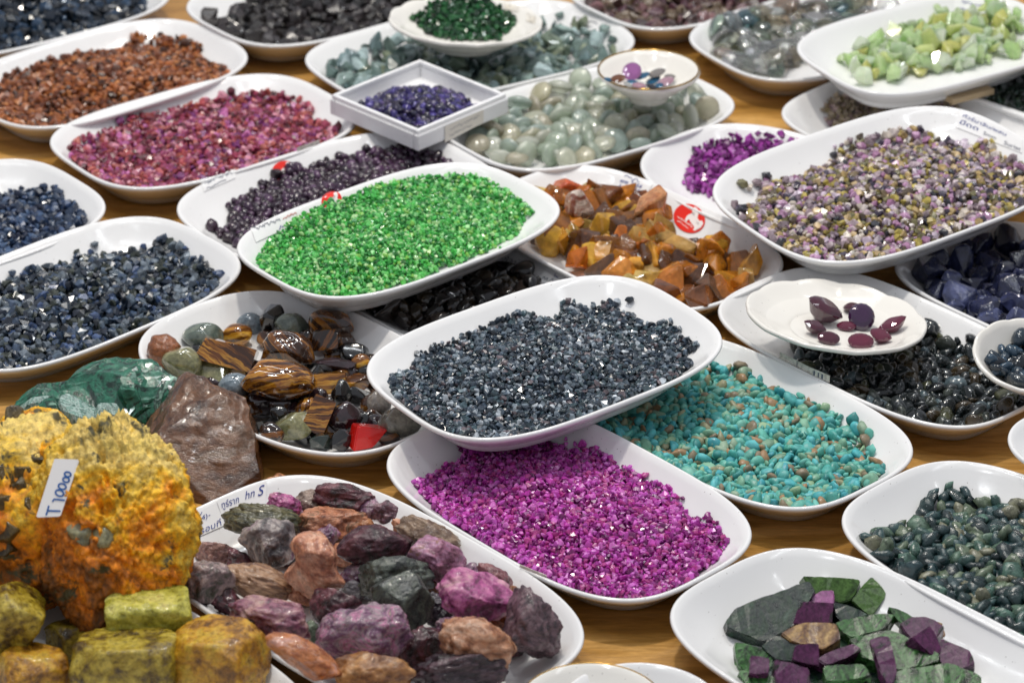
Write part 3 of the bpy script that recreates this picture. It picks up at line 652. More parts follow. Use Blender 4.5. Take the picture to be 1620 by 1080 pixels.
# ------------------------------------------------------------------ single stones, each set down on its dish or on the table
def floor_at(dish, p):
    if dish is None: return 0.
    d = DI[dish]; q = d.local(p)
    return float(d.world(np.array([q[0], q[1], float(d.zin(np.array([q[0]]), np.array([q[1]]))[0])]))[2])
def view_R(roll=0., yaw=0., pitch=0.):
    """axes seen from the camera: x right, y up, z towards the camera; then turned"""
    a = math.radians(roll); B = np.stack([AX, AU, -AF], 1)
    E = np.array(Euler((math.radians(pitch), math.radians(yaw), 0)).to_matrix())
    Z = np.array([[math.cos(a), -math.sin(a), 0], [math.sin(a), math.cos(a), 0], [0, 0, 1]])
    return B @ Z @ E
def settle(V, R, px, py, dish, lift=0.):
    Q = V @ R.T; mn = Q[:, 2].min(); z = .01
    for _ in range(6):
        p = at(px, py, z); z = floor_at(dish, p) - mn + lift
    return at(px, py, z)
def stone(name, px, py, w, h, shape, mat, label, cat, dish=None, group=None, roll=0., yaw=0., pitch=0., lift=0., depth=None, smooth=None, parent=None):
    V, Fc, sm = shape; V = V - (V.max(0) + V.min(0)) / 2; V = V / (V.max(0) - V.min(0))
    k = dist(at(px, py, .01)) / F; dp = depth if depth else (w + h) / 2 * .85
    V = V * np.array([w * k, h * k, dp * k]); R = view_R(roll, yaw, pitch)
    p = settle(V, R, px, py, dish, lift)
    me = mesh_np(name, V, Fc, sm if smooth is None else smooth, [mat]); o = obj(name, me, M=mat4(R, p)); tag(o, label, cat, group); return o
def rs(k): return random.Random(k)

def sh_rough(seed, cuts=5, amp=.22, fine=.05, waist=0., sub=5, cmin=.55, freq=1.6):
    r = rs(seed); V, Fc = ICO[sub]; V = V.copy(); s = seed * 13 % 997
    for _ in range(cuts):
        n = np.array([r.gauss(0, 1) for _ in range(3)]); n /= np.linalg.norm(n); d = V @ n
        V = V - np.maximum(d - r.uniform(cmin, .85), 0)[:, None] * n * .92
    V = V * (1 + amp * fbm(V * freq + seed, 3, s) * .6 - fine * 1.5 * abs(fbm(V * 4 + seed, 4, s + 5)) + .09 * (.45 - worley(V * 3.2 + .3 * np.stack([vnoise(V * 5, q) for q in (1, 2, 3)], 1), s)) + .008 * fbm(V * 22, 2, s))[:, None]
    if waist: V = V * np.stack([np.ones(len(V))] + [1 - waist * np.exp(-(V[:, 0] / .3) ** 2)] * 2, 1)
    return V, Fc, True
def sh_block(seed, bev=.09, warp=.1, n=6):
    """worn box-like crystal or cut block"""
    r = rs(seed); bm = bmesh.new(); bmesh.ops.create_cube(bm, size=1)
    for v in bm.verts: v.co += Vector((r.uniform(-warp, warp), r.uniform(-warp, warp), r.uniform(-warp, warp)))
    bmesh.ops.convex_hull(bm, input=bm.verts[:])
    bmesh.ops.dissolve_limit(bm, angle_limit=math.radians(4), verts=bm.verts[:], edges=bm.edges[:])
    bmesh.ops.bevel(bm, geom=bm.edges[:], offset=bev, segments=2, affect='EDGES', clamp_overlap=True, profile=.5)
    bmesh.ops.recalc_face_normals(bm, faces=bm.faces[:]); return bm_arrays(bm) + (False,)
def sh_crystal(seed, cut=.24):
    """rhombic garnet crystal: flat faces all round, slightly uneven, with chipped edges"""
    r = rs(seed); V, Fc = ICO[5]; V = V * 1.6; N = []
    for ax in range(3):
        for sg in (-1, 1):
            n = np.zeros(3); n[ax] = sg; N.append((n, r.uniform(.56, .70)))
    for a in (-1, 1):
        for b in (-1, 1):
            for q in range(3):
                n = np.zeros(3); n[q], n[(q + 1) % 3] = a, b; N.append((n, r.uniform(.78, .98) * (1.5 - 2 * cut)))
    N = [((n + np.array([r.uniform(-.1, .1) for _ in range(3)])), c) for n, c in N]; N = [(n / np.linalg.norm(n), c) for n, c in N]
    for a in (-1, 1):
        for b in (-1, 1):
            for c in (-1, 1): N.append((np.array([a, b, c]) / 3 ** .5, r.uniform(.74, .9)))
    D = np.stack([(V @ n) / c for n, c in N], 1); m = np.sort(D, 1); rad = 1 / m[:, -1]
    edge = np.exp(-((m[:, -1] - m[:, -2]) / .05) ** 2); U = V * rad[:, None]
    chip = np.clip(fbm(U * 5 + seed, 3, seed), -.2, 1) * .10 * edge + edge * .015
    U = U * (1 - chip + .012 * fbm(U * 7 + seed, 4, seed + 3) - .02 * np.clip(fbm(U * 3 + 9, 3, seed + 5) - .5, 0, 1))[:, None]
    return U, Fc, True
def peb(seed, **k): return sh_pebble(rs(seed), sub=4, **k)

# --- the dish of polished tiger eye
def tiger_mat(seed, gold=('241205', '4a280c', '9a6018', 'c08c34', '6a3a0e', '1e1006'), scale=9., ang=0., rough=.06):
    m = NT('tiger_eye'); c = m.coord(); mp = m.n('ShaderNodeMapping'); mp.inputs['Rotation'].default_value = (.3, .2, math.radians(ang)); m.l(c, mp.inputs[0])
    n = m.noise(mp.outputs[0], 70, 3); v = m.n('ShaderNodeVectorMath', operation='MULTIPLY_ADD'); m.l(n.outputs[1], v.inputs[0]); v.inputs[1].default_value = (.006,) * 3; m.l(mp.outputs[0], v.inputs[2])
    mp2 = m.n('ShaderNodeMapping'); mp2.inputs['Scale'].default_value = (1.7, .06, .3); m.l(v.outputs[0], mp2.inputs[0])
    b = m.noise(mp2.outputs[0], 20 * scale, 5, .6)
    nn = m.n('ShaderNodeMapRange', i_1=.3, i_2=.7); m.l(b.outputs[0], nn.inputs[0])
    rp = m.ramp([lin(g) for g in gold], pos=[.0, .40, .56, .66, .78, 1.]); m.l(nn.outputs[0], rp.inputs[0]); m.l(rp.outputs[0], m.b.inputs['Base Color'])
    return m.p(Roughness=rough, IOR=1.55, Coat_Weight=.6, Coat_Roughness=.04)
TG = [tiger_mat(1, ang=70), tiger_mat(2, ang=20), tiger_mat(3, ang=110, scale=6), tiger_mat(4, ('2c1808', '7a4810', 'c98a20', 'e0b048', 'a06818', '3a2008'), 7, 90)]
TBR = [tiger_mat(5, ('120a06', '24140a', '4a2a10', '7a4a1a', '2c180c', '0e0805'), 6, 40), tiger_mat(6, ('1c0f08', '3a200e', '6a3f18', '9a6828', '301a0c', '120a06'), 5, 130)]
def polished(name, cols, scale=70): return rock_mat(name, cols, scale, .12, 0, coat=1., detail=4, distort=1.2)
TOL = [polished('olive_quartz', ['4a4c38', '6f6f4c', '8a8660', '5a5c48']), polished('grey_green_quartz', ['3c443c', '56625a', '6f786c', '465048']), polished('blue_grey_quartz', ['3a4650', '5c6a74', '7c8890', '48545c'])]
TBK = [polished('black_polished', ['0c0c0e', '181818', '101012', '241c18']), polished('plum_polished', ['1c1216', '34242a', '241a1c', '120c0e'])]
TCL = polished('clear_mossy', ['4c5048', '78786c', '8c8a7e', '3a4038'])
T = 'polished stones of the tiger eye dish'
def ti(px, py, w, h, sh, mat, label, roll=0., lift=0., **k): stone('tumbled_stone', px, py, w * 1.1, h * 1.1, sh, mat, label, 'polished stone', 'tiger', T, roll, lift=lift, **k)
CARV = rock_mat('carved_brown', ['6a3a1a', '8a5028', '7a4420', '9a6438'], 90, .18, .5, coat=.4)
def sh_carved(seed):
    V, Fc = ICO[4]; V = V * (1 + .05 * np.sin(9 * V[:, 0] + 4 * V[:, 1]) * np.sin(8 * V[:, 1] + 1) + .04 * fbm(V * 3, 2, 4))[:, None]; return V, Fc, True
ti(260, 556, 50, 54, sh_carved(1), CARV, 'carved brown oval with a knobbly face at the left end of the tiger eye dish', 20)
ti(320, 533, 60, 42, peb(2, elong=1, flat=1, amp=.05), TOL[1], 'smooth sage green oval beside the carved brown one', 5)
ti(374, 531, 47, 36, peb(3, elong=1, flat=1, amp=.12), TG[3], 'glowing gold pebble right of the sage green oval', 10)
ti(395, 512, 40, 33, sh_cab(rs(4)), TOL[2], 'flat blue grey disc with a dark centre lying on bare white', 0, depth=16)
ti(288, 573, 58, 48, peb(5, elong=1, flat=1, amp=.08), TOL[0], 'olive banded pebble in front of the sage green oval', -10, .004)
ti(359, 560, 84, 36, sh_block(6, .12, .12), TG[2], 'long gold and brown striped block between olive and gold pebbles', -16, .004)
ti(328, 586, 72, 36, sh_block(7, .1, .2), TOL[0], 'dark olive wedge with cut faces in front of the olive banded pebble', -8)
ti(428, 503, 28, 48, sh_chunk(rs(8), 1.1, .9, 15, .07), TBK[0], 'leaning black square prism at the back of the tiger eye dish', -35, .004)
ti(453, 488, 42, 28, peb(9, elong=1, flat=1, amp=.1), TG[1], 'small gold tiger eye behind the black prism', -10)
ti(462, 517, 52, 42, peb(10, elong=1, flat=1, amp=.07), TOL[1], 'dark sage pebble beside the leaning black prism', -10, .002)
ti(422, 537, 29, 26, peb(11, elong=1, flat=1, amp=.06), TBR[1], 'small round brown pebble alone in the middle of the dish')
ti(457, 556, 78, 58, peb(12, elong=1, flat=1, amp=.2), TBR[1], 'big lumpy brown tiger eye below the dark sage pebble', -12, .004)
ti(500, 490, 36, 28, peb(13, elong=1, flat=1, amp=.1), TG[1], 'brown gold tiger eye at the back beside the raised green dish', -20)
ti(524, 515, 66, 48, peb(14, elong=1, flat=1, amp=.1), TBR[1], 'large domed brown tiger eye at the back right of the dish', -5, .004)
ti(516, 541, 46, 40, sh_block(15, .2, .15), TBR[0], 'dark brown cube with rounded corners below the large domed one', 8, .004)
ti(441, 600, 106, 58, peb(16, elong=1, flat=1, amp=.1), TG[0], 'largest tiger eye, striped gold and black, in the middle of the dish', -10, .008)
ti(372, 612, 50, 42, peb(17, elong=1, flat=1, amp=.08), TOL[2], 'blue grey dome with a brown base at the near left', 0, .004)
ti(377, 640, 34, 26, sh_block(41, .15, .15), TG[1], 'small brown gold block under the blue grey dome', 5)
ti(386, 586, 40, 18, sh_block(18, .15, .12), TG[3], 'narrow gold sliver behind the largest tiger eye', 5)
ti(530, 577, 66, 22, sh_chunk(rs(19), 1.1, .9, 15, .07), TBK[1], 'flat brown black bar lying across the right of the dish', -8, .006)
ti(499, 595, 24, 36, sh_chunk(rs(20), 1.1, .9, 15, .07), TBK[0], 'upright black wedge right of the largest tiger eye', -12, .004)
ti(522, 606, 50, 32, sh_block(21, .05, .05), TG[3], 'gold striped rectangular bar near the right rim', 3, .003)
ti(560, 559, 44, 32, peb(22, elong=1, flat=1, amp=.06), TBK[0], 'shiny black oval at the right of the dish', -5)
ti(570, 574, 30, 26, sh_cab(rs(23)), TG[3], 'small yellow disc with fern like lines beside the shiny black oval', 20, .006, depth=14)
ti(564, 605, 42, 26, peb(24, elong=1, flat=1, amp=.1), TG[2], 'yellow rimmed dark pebble near the raised grey blue dish', 15, .003)
ti(540, 622, 30, 42, peb(25, elong=1, flat=1, amp=.12), TBK[0], 'upright black pebble below the yellow rimmed one', 0, .004)
ti(566, 628, 38, 30, sh_chunk(rs(26), 1.1, .9, 15, .07), TBK[0], 'black cut block with flat faces near the raised dish', -5, .002)
ti(411, 638, 40, 32, peb(27, elong=1, flat=1, amp=.08), TBK[1], 'plum brown pebble under the largest tiger eye', 0, .002)
ti(445, 640, 38, 28, peb(28, elong=1, flat=1, amp=.08), TBK[1], 'plum pebble with a green sheen under the largest tiger eye', -10, .002)
ti(442, 656, 30, 30, peb(29, elong=1, flat=1, amp=.06), TBK[0], 'round black green pebble beside the big olive oval', 0, .003)
ti(482, 643, 38, 26, peb(30, elong=1, flat=1, amp=.08), TG[1], 'small orange brown pebble above the big olive oval', 5, .003)
ti(413, 668, 48, 24, sh_chunk(rs(31), 1.1, .9, 15, .07), TBK[0], 'dark grey slab at the near rim of the tiger eye dish', -14)
ti(463, 674, 66, 40, peb(32, elong=1, flat=1, amp=.07), TOL[0], 'big smooth olive oval at the near rim', 8, .004)
ti(505, 656, 34, 54, sh_block(33, .06, .1), TG[0], 'leaning gold brown block right of the big olive oval', -22, .004)
ti(542, 660, 54, 48, peb(34, elong=1, flat=1, amp=.08), TBK[1], 'large round plum black pebble beside the red wedge', 0, .003)
REDGLASS = NT('red_glass').p(Base_Color=lin('d81408'), Roughness=.06, IOR=1.5, Coat_Weight=.5, Transmission_Weight=.15)
def sh_wedge():
    bm = bmesh.new()
    for p in ((-.5, -.5, -.3), (-.42, .42, -.25), (.5, .3, -.3), (-.5, -.5, .3), (-.4, .5, .2), (.45, .32, .2), (.05, -.35, .3)): bm.verts.new(p)
    bmesh.ops.convex_hull(bm, input=bm.verts[:]); bmesh.ops.bevel(bm, geom=bm.edges[:], offset=.03, segments=2, affect='EDGES', clamp_overlap=True)
    bmesh.ops.recalc_face_normals(bm, faces=bm.faces[:]); return bm_arrays(bm) + (False,)
ti(583, 689, 52, 36, sh_wedge(), REDGLASS, 'bright red glass wedge at the near rim', 0, .003, yaw=18, pitch=14)
ti(632, 668, 64, 46, peb(36, elong=1, flat=1, amp=.1), TCL, 'mossy clear pebble tucked under the raised grey blue dish', -5, .002)
ti(600, 640, 36, 44, peb(37, elong=1, flat=1, amp=.1), polished('pale_grey', ['6a6460', '8c8680', '7a746e']), 'pale grey pebble beside the raised dish', 5)
ti(550, 683, 20, 20, peb(38, elong=1, flat=1, amp=.1), TG[3], 'tiny gold pebble left of the red wedge')
ti(538, 697, 36, 34, sh_chunk(rs(39), 1.1, .9, 15, .07), TBK[0], 'black angular stone left of the red wedge', 20)
ti(508, 700, 34, 26, sh_chunk(rs(40), 1.1, .9, 15, .07), polished('green_black', ['141c18', '202c26', '101412']), 'green black angular stone at the near rim', -10)
RB = NT('red_bead').p(Base_Color=lin('d01010'), Roughness=.1)
ti(389, 666, 8, 8, peb(42, elong=1, flat=1, amp=.02), RB, 'tiny red bead on the near left rim of the tiger eye dish')
for i, (x, y) in enumerate(((475, 625), (345, 605), (405, 622), (590, 662), (585, 590), (487, 612), (520, 640), (530, 560), (480, 690), (560, 660), (612, 690), (395, 650), (480, 580), (555, 588), (350, 625), (425, 625), (460, 620), (500, 630), (600, 610), (585, 640), (520, 585), (470, 650), (430, 685), (525, 680), (575, 665), (600, 672), (490, 535), (545, 540), (320, 560), (405, 585), (590, 575), (535, 600))):
    ti(x, y, 38, 28, sh_pebble(rs(60 + i), sub=3, elong=1, flat=1, amp=.12), (TBK + TBR)[i % 4], 'dark pebble wedged among the larger tiger eye stones', i * 37 % 90 - 45)

# --- three showy pieces on top of the amber chunks
for x, y, w, h, cols, lab, rl, sd in ((900, 300, 66, 34, ['8a2c10', 'b84a1c', 'c86a3c', '9a3a14'], 'long glossy orange red agate piece lying on top at the back', -6, 3), (916, 325, 52, 42, ['4a2018', '8a5040', 'd8ccc0', 'b09080'], 'brown and white agate wedge beside the orange red piece', -38, 4), (1034, 322, 46, 62, ['8a4c28', 'a86c40', 'c08c60', '7a3c20'], 'tall curved tan agate flake standing below the white label', -30, 5)):
    stone('amber_chunk', x, y, w, h, sh_chunk(rs(sd), 1.2, .9, 13, .04), rock_mat('showy_agate', cols, 60, .1, .2, coat=.4, distort=1.5), lab, 'agate', 'amber', 'amber brown chunks', rl, lift=.010)

# --- the dish of large purple and brown rough stones
def rk(cols, scale=42, bump=.75, rough=.3, **k): return rock_mat('rough_corundum', [cols[0]] + cols, scale, rough, bump, coat=.18, distort=2.6, detail=10, **k)
PUR = ['1c1214', '3e2028', '603440', '80565c', '2c181c']; MAG = ['5a2c48', '96447e', 'b8709c', 'c49aa8', '6a3454']; TAN = ['6a4228', '94603a', 'b07c50', 'c49a78', '7a4a30']
SAL = ['8a523c', 'b0785c', 'c8967a', 'd0aa94', '94563c']; GRY = ['2c2a2e', '6a6468', 'a8a2a0', '70506a', '3c343c']; OLV = ['20241a', '484a30', '6c6a48', '3a3a28', '8a805c']
GRN = ['141c1a', '2a342e', '4a5448', '1c2624', '5c6048']; MIX = ['3a2838', '70486a', '8c8088', 'a86a90', '4a4450', 'a88a80']
def lighter(cols): return ['%02x%02x%02x' % tuple(min(255, int(int(c[i:i + 2], 16) * f + 3)) for i, f in ((0, 1.0), (2, .97), (4, .95))) for c in cols]
RO = 'rough stones of the purple and brown dish'
def ro(X, Y, w, h, seed, cols, label, roll=0., lift=0., k={}, **m):
    sh = sh_rough(seed, **k); stone('rough_stone', 280 + X * .4074, 740 + Y * .4074, w * .4074 * 1.06, h * .4074 * 1.06, sh, rk(lighter(cols), **m), label, 'rough stone', 'corundum', RO, roll, lift=lift)
ro(430, 85, 180, 105, 1, TAN, 'orange brown stone at the back under the paper label', -12)
ro(520, 140, 110, 110, 2, ['5a4c44', '8c7c72', 'a89c94', '6a5648'], 'grey brown stone beside the orange brown one at the back', 10)
ro(325, 205, 290, 140, 3, OLV, 'olive streaked long stone at the back left', -14, .006, dict(fine=.09), stretch=(.5, 2.2, 1))
ro(415, 150, 130, 100, 4, MAG, 'pink purple knob on the end of the olive streaked stone', -20, .012)
ro(652, 118, 245, 112, 5, PUR, 'dark purple stone at the very back', -6, .002)
ro(830, 182, 165, 105, 6, ['3c2c34', '6a4c5a', '8a7478', '4a343c'], 'small grainy mauve stone at the back right', -15)
ro(355, 292, 225, 190, 7, GRY, 'grey, white and purple patched stone left of the salmon one', -8, .008, scale=30)
ro(602, 212, 275, 125, 8, ['6a3c2a', 'a06848', 'b88468', '5a4a30', 'c09880'], 'pinkish orange brown stone behind the salmon one', 4, .004)
ro(545, 380, 250, 225, 9, SAL, 'salmon pink stone with a waist like a peanut', 78, .012, dict(waist=.28, cuts=3, fine=.03))
ro(770, 305, 275, 170, 10, ['24141a', '462430', '5a343c', '7a5450'], 'large dark maroon stone behind the middle', 10, .008)
ro(965, 280, 250, 150, 11, ['5a4a40', '7c6a58', '94806c', '6a5648'], 'plain grey tan stone by the right rim', -24)
ro(1010, 362, 230, 165, 12, ['5c3444', '94607c', 'a880a0', '8c6454', 'b08a9c'], 'mauve stone with a lavender patch by the right rim', -22, .006)
ro(850, 425, 285, 165, 13, GRN, 'dark metallic grey green stone in the middle', 4, .008, spec=.8)
ro(150, 330, 160, 85, 14, ['6a4c4c', '94746c', 'ac9490', '7c5c6c'], 'pinkish grey stone against the yellow boulder', -8)
ro(115, 448, 200, 175, 15, ['3a3c30', '7c6c70', '9c8c88', '5a5450', '2c3024'], 'mauve grey stone with a dark green stripe at the left rim', -20)
ro(310, 442, 265, 145, 16, ['6a4c3a', '947458', 'ac8e72', '80604a'], 'ribbed tan stone at the left of the dish', -16, .004, dict(cuts=3), stretch=(.35, 2, 2))
ro(360, 588, 315, 160, 17, ['4a2a38', '7c4a60', 'a07c80', 'b89c94', '5c3c44'], 'pinkish purple long stone at the near left', -8, .006)
ro(620, 548, 205, 150, 18, PUR, 'dark purple saddle shaped stone below the salmon one', -15, .004)
ro(880, 525, 225, 235, 19, GRN, 'dark green angular stone standing in the middle', 10, .008, dict(cuts=9, cmin=.45, fine=.02, amp=.08), spec=.7)
ro(1172, 510, 320, 200, 20, MAG, 'brightest magenta pink stone on the right', -22, .012, scale=32)
ro(1020, 548, 130, 130, 21, ['14101a', '2c2430', '504454', '1c181c'], 'small black purple stone left of the magenta one', 0, .002)
ro(720, 645, 355, 225, 22, MIX, 'large purple, grey and blue mottled stone in front of the dark green one', 14, .010, scale=60)
ro(490, 732, 305, 120, 23, ['8a4c28', 'b87848', 'b08478', 'c8a090'], 'smooth orange to mauve finger shaped stone at the near rim', -30, .004, dict(cuts=2, fine=.01, amp=.12))
ro(770, 800, 300, 180, 24, ['6a4424', '946a3c', 'ac8454', '7c5430'], 'tan orange stone at the bottom edge', 6, .004)
ro(1160, 685, 290, 200, 25, ['6a4430', '9c6c4c', 'b48c70', 'c0a490', '704c40'], 'orange tan stone below the magenta one', -30, .010)
ro(1095, 790, 365, 160, 26, ['1a1218', '34242e', '4a343e', '5c4850'], 'dark purple streaked stone at the bottom edge', 4, .006, dict(fine=.09), stretch=(.6, 2, 1))
ro(960, 705, 180, 170, 27, PUR, 'dark purple stone behind the dark streaked one', 35)
ro(1372, 605, 225, 285, 28, ['241a20', '46343c', '6a545c', '342c34', '584a44'], 'tall dark purple grey stone at the right end', 15, .004)
ro(1240, 432, 175, 90, 29, ['5a343c', '80545a', '986c6c', '6a4448'], 'slim pink brown stone behind the magenta one', -38, .008)
ro(520, 645, 70, 110, 30, ['4a5a4c', '6a7a68', '5c6458'], 'small grey green stone behind the finger shaped one', 0)
ro(690, 475, 100, 80, 31, ['5a5a60', '80808a', '6a6870'], 'small slate grey stone in the gap at the middle', 0)
for i, (x, y) in enumerate(((250, 380), (480, 480), (700, 420), (950, 450), (640, 700), (850, 700), (1080, 620), (1230, 640), (200, 520), (1180, 600), (560, 280), (720, 240), (430, 330), (680, 600), (900, 640), (1280, 520), (420, 660), (620, 720), (1120, 440), (1310, 560), (250, 620), (900, 250), (760, 160), (980, 800), (1300, 680), (660, 330), (460, 200))):
    ro(x, y, 150, 100, 80 + i, (PUR, SAL, MIX, TAN)[i % 4], ('dark purple', 'dusty pink', 'mottled mauve', 'tan')[i % 4] + ' stone deep between the larger ones', i * 31 % 80 - 40)

# --- the dish of green and purple cut slabs
ZG = lambda cols, s=55, **k: rock_mat('zoisite', cols, s, .26, .15, distort=2.5, spec=.4, **k)
ZGREEN = ZG(['060e08', '10200e', '26481f', '42703a', '0a120a', '341a2e'], 60); ZDARK = ZG(['0a0e0e', '141c1c', '1e2c28', '18301c', '30463a', '0c1212'], 45); ZPUR = ZG(['1a1016', '3c1836', '54244a', '1c2018', '40183a'], 50)
ZOLV = ZG(['1a2e10', '34501e', '48682e', '284016'], 70); ZTAN = ZG(['3a2028', '6a4c34', 'a08050', 'b89c68'], 60); ZPNK = ZG(['5a2c50', '8c4c80', '6c3860'], 45)
ZS = 'cut slabs of the green and purple dish'
def slab(poly, mat, label, hgt, th=.006, tx=0., ty=.35):
    """a cut slab: outline on its own tilted plane, real thickness, softened edges"""
    px = np.array([(1060 + x * .3889, 660 + y * .3889) for x, y in poly]); c = px.mean(0); px = c + (px - c) * 1.07; d = DI['zoisite']
    th *= 1.35; p0 = at(c[0], c[1], .0065 + hgt); nrm = np.array([tx, -ty, 1.]); nrm /= np.linalg.norm(nrm); P = []
    for x, y in px:
        r = AX * (x - 810) / F - AU * (y - 540) / F + AF; o = np.array([0, 0, CZ]); P.append(o + r * (nrm @ (p0 - o)) / (nrm @ r))
    X = np.cross([0, 1, 0], nrm); X /= np.linalg.norm(X); Y = np.cross(nrm, X); R = np.stack([X, Y, nrm], 1); L = [(R.T @ (q - p0)) for q in P]
    ar = sum(L[i][0] * L[(i + 1) % len(L)][1] - L[(i + 1) % len(L)][0] * L[i][1] for i in range(len(L)))
    if ar < 0: L = L[::-1]
    r = rs(len(label) + 5); E = []
    for i in range(len(L)):      # broken, slightly ragged edges
        a, b = L[i], L[(i + 1) % len(L)]; E.append(a); nn = np.array([-(b - a)[1], (b - a)[0], 0]); ln = np.linalg.norm(nn); q = max(1, int(ln / .004))
        for k in range(1, q): f = (k + r.uniform(-.3, .3)) / q; E.append(a + (b - a) * f + nn / ln * r.uniform(-.0007, .0005))
    L = E
    r = rs(len(label)); bm = bmesh.new(); top = [bm.verts.new((q[0], q[1], r.uniform(-.0005, .0005))) for q in L]; bot = [bm.verts.new((q[0] * 1.06 + r.uniform(-.0008, .0008), q[1] * 1.06 + r.uniform(-.0008, .0008), -th)) for q in L]; n = len(L)
    bm.faces.new(top); bm.faces.new(bot[::-1])
    for i in range(n): bm.faces.new((top[i], bot[i], bot[(i + 1) % n], top[(i + 1) % n]))
    bmesh.ops.bevel(bm, geom=bm.edges[:], offset=.0006, segments=2, affect='EDGES', clamp_overlap=True); bmesh.ops.triangulate(bm, faces=bm.faces[:])
    o = obj('cut_stone', bm_mesh('cut_stone', bm, [mat]), M=mat4(R, p0)); tag(o, label, 'stone slab', ZS)
slab([(690, 850), (780, 900), (900, 1000), (1060, 1040), (1230, 1060), (1260, 1110), (900, 1120), (700, 1000)], ZDARK, 'dark mossy slab at the bottom of the pile', .002, ty=.1)
slab([(400, 1000), (640, 960), (760, 1010), (800, 1110), (430, 1110)], ZDARK, 'dark slab lying under the purple cubes', .002, ty=.1)
slab([(500, 760), (700, 740), (820, 800), (760, 900), (520, 900)], ZDARK, 'dark slab lying under the two purple blocks', .002, ty=.1)
slab([(240, 820), (275, 775), (555, 672), (578, 710), (490, 850), (385, 905), (245, 850)], ZDARK, 'largest slab, dark green black, at the left of the pile', .010, .007, ty=.5)
slab([(548, 648), (640, 650), (768, 662), (735, 735), (690, 750), (580, 712)], ZOLV, 'olive green slab at the very back of the pile', .012, .008, ty=.8)
slab([(820, 650), (878, 715), (815, 808), (740, 740)], ZOLV, 'olive green kite shaped slab at the back right', .008, .006, ty=.6)
slab([(575, 728), (615, 702), (662, 700), (664, 755), (580, 757)], ZPNK, 'pinkish purple cube top beside the olive slab', .013, .009, ty=.5)
slab([(540, 752), (664, 757), (655, 832), (505, 836)], ZPUR, 'dark purple block right of the largest slab', .012, .009, ty=.9)
slab([(460, 876), (540, 836), (670, 840), (685, 900), (620, 942), (500, 908)], ZTAN, 'purple stone with a pale gold face in the middle', .014, .009, ty=.5)
slab([(670, 750), (720, 765), (808, 800), (705, 832), (675, 800)], ZDARK, 'dark green slab with frosty streaks', .009, .007, ty=.5)
slab([(680, 832), (800, 806), (905, 798), (880, 850), (740, 892), (690, 855)], ZGREEN, 'bright green streaked slab right of the middle', .012, .006, ty=.4)
slab([(740, 900), (900, 868), (1085, 958), (1078, 990), (930, 1022), (780, 960)], ZGREEN, 'large green speckled slab right of the upright purple bar', .012, .007, ty=.3)
slab([(890, 770), (930, 778), (1000, 815), (940, 838)], ZGREEN, 'slender green and purple tip at the right', .013, .005, ty=.5)
slab([(1085, 830), (1145, 850), (1130, 890), (1080, 900)], ZTAN, 'small tan stone at the right of the pile', .006, .006, ty=.5)
slab([(940, 840), (985, 812), (1040, 810), (1112, 850), (1085, 890), (1060, 912), (990, 900)], ZPUR, 'purple jagged slab at the right of the pile', .014, .006, ty=.4)
slab([(990, 895), (1060, 850), (1105, 940), (1080, 975)], ZPUR, 'purple fin below the jagged slab', .015, .005, tx=.5, ty=.5)
slab([(1110, 900), (1215, 945), (1235, 1000), (1140, 1032), (1090, 970)], ZPUR, 'broad purple slab at the right end', .009, .006, ty=.4)
slab([(375, 932), (432, 886), (512, 918), (512, 988), (430, 980)], ZDARK, 'dark green block left of the purple cube', .009, .009, ty=.5)
slab([(268, 912), (330, 925), (392, 950), (432, 1000), (325, 1040), (280, 1000)], ZGREEN, 'green speckled triangle at the near left', .006, .006, ty=.6)
slab([(285, 1030), (350, 1030), (432, 1062), (420, 1100), (320, 1100)], ZGREEN, 'green slab at the bottom edge on the left', .006, .006, ty=.4)
slab([(330, 966), (405, 980), (398, 1040), (325, 1038)], ZPUR, 'small dark purple chip on the green triangle', .013, .005, ty=.6)
slab([(512, 925), (603, 920), (605, 1008), (500, 985)], ZPUR, 'purple cube in the near middle', .013, .011, ty=.9)
slab([(600, 978), (640, 955), (742, 918), (775, 942), (640, 1004)], ZPUR, 'flat purple bar right of the purple cube', .013, .007, ty=.5)
slab([(815, 905), (890, 893), (922, 1030), (905, 1078), (882, 1078)], ZPUR, 'upright purple bar on the large green slab', .018, .005, ty=.5)
slab([(430, 985), (560, 1018), (566, 1090), (440, 1080)], ZPUR, 'purple black cube at the bottom edge', .012, .010, ty=.7)
slab([(630, 1010), (780, 1000), (812, 1050), (640, 1070)], ZGREEN, 'dark green striped slab at the bottom edge', .010, .008, ty=.5)
slab([(930, 1030), (1130, 1000), (1255, 1050), (1260, 1110), (930, 1110)], ZGREEN, 'mossy green slab at the bottom right', .008, .007, ty=.3)

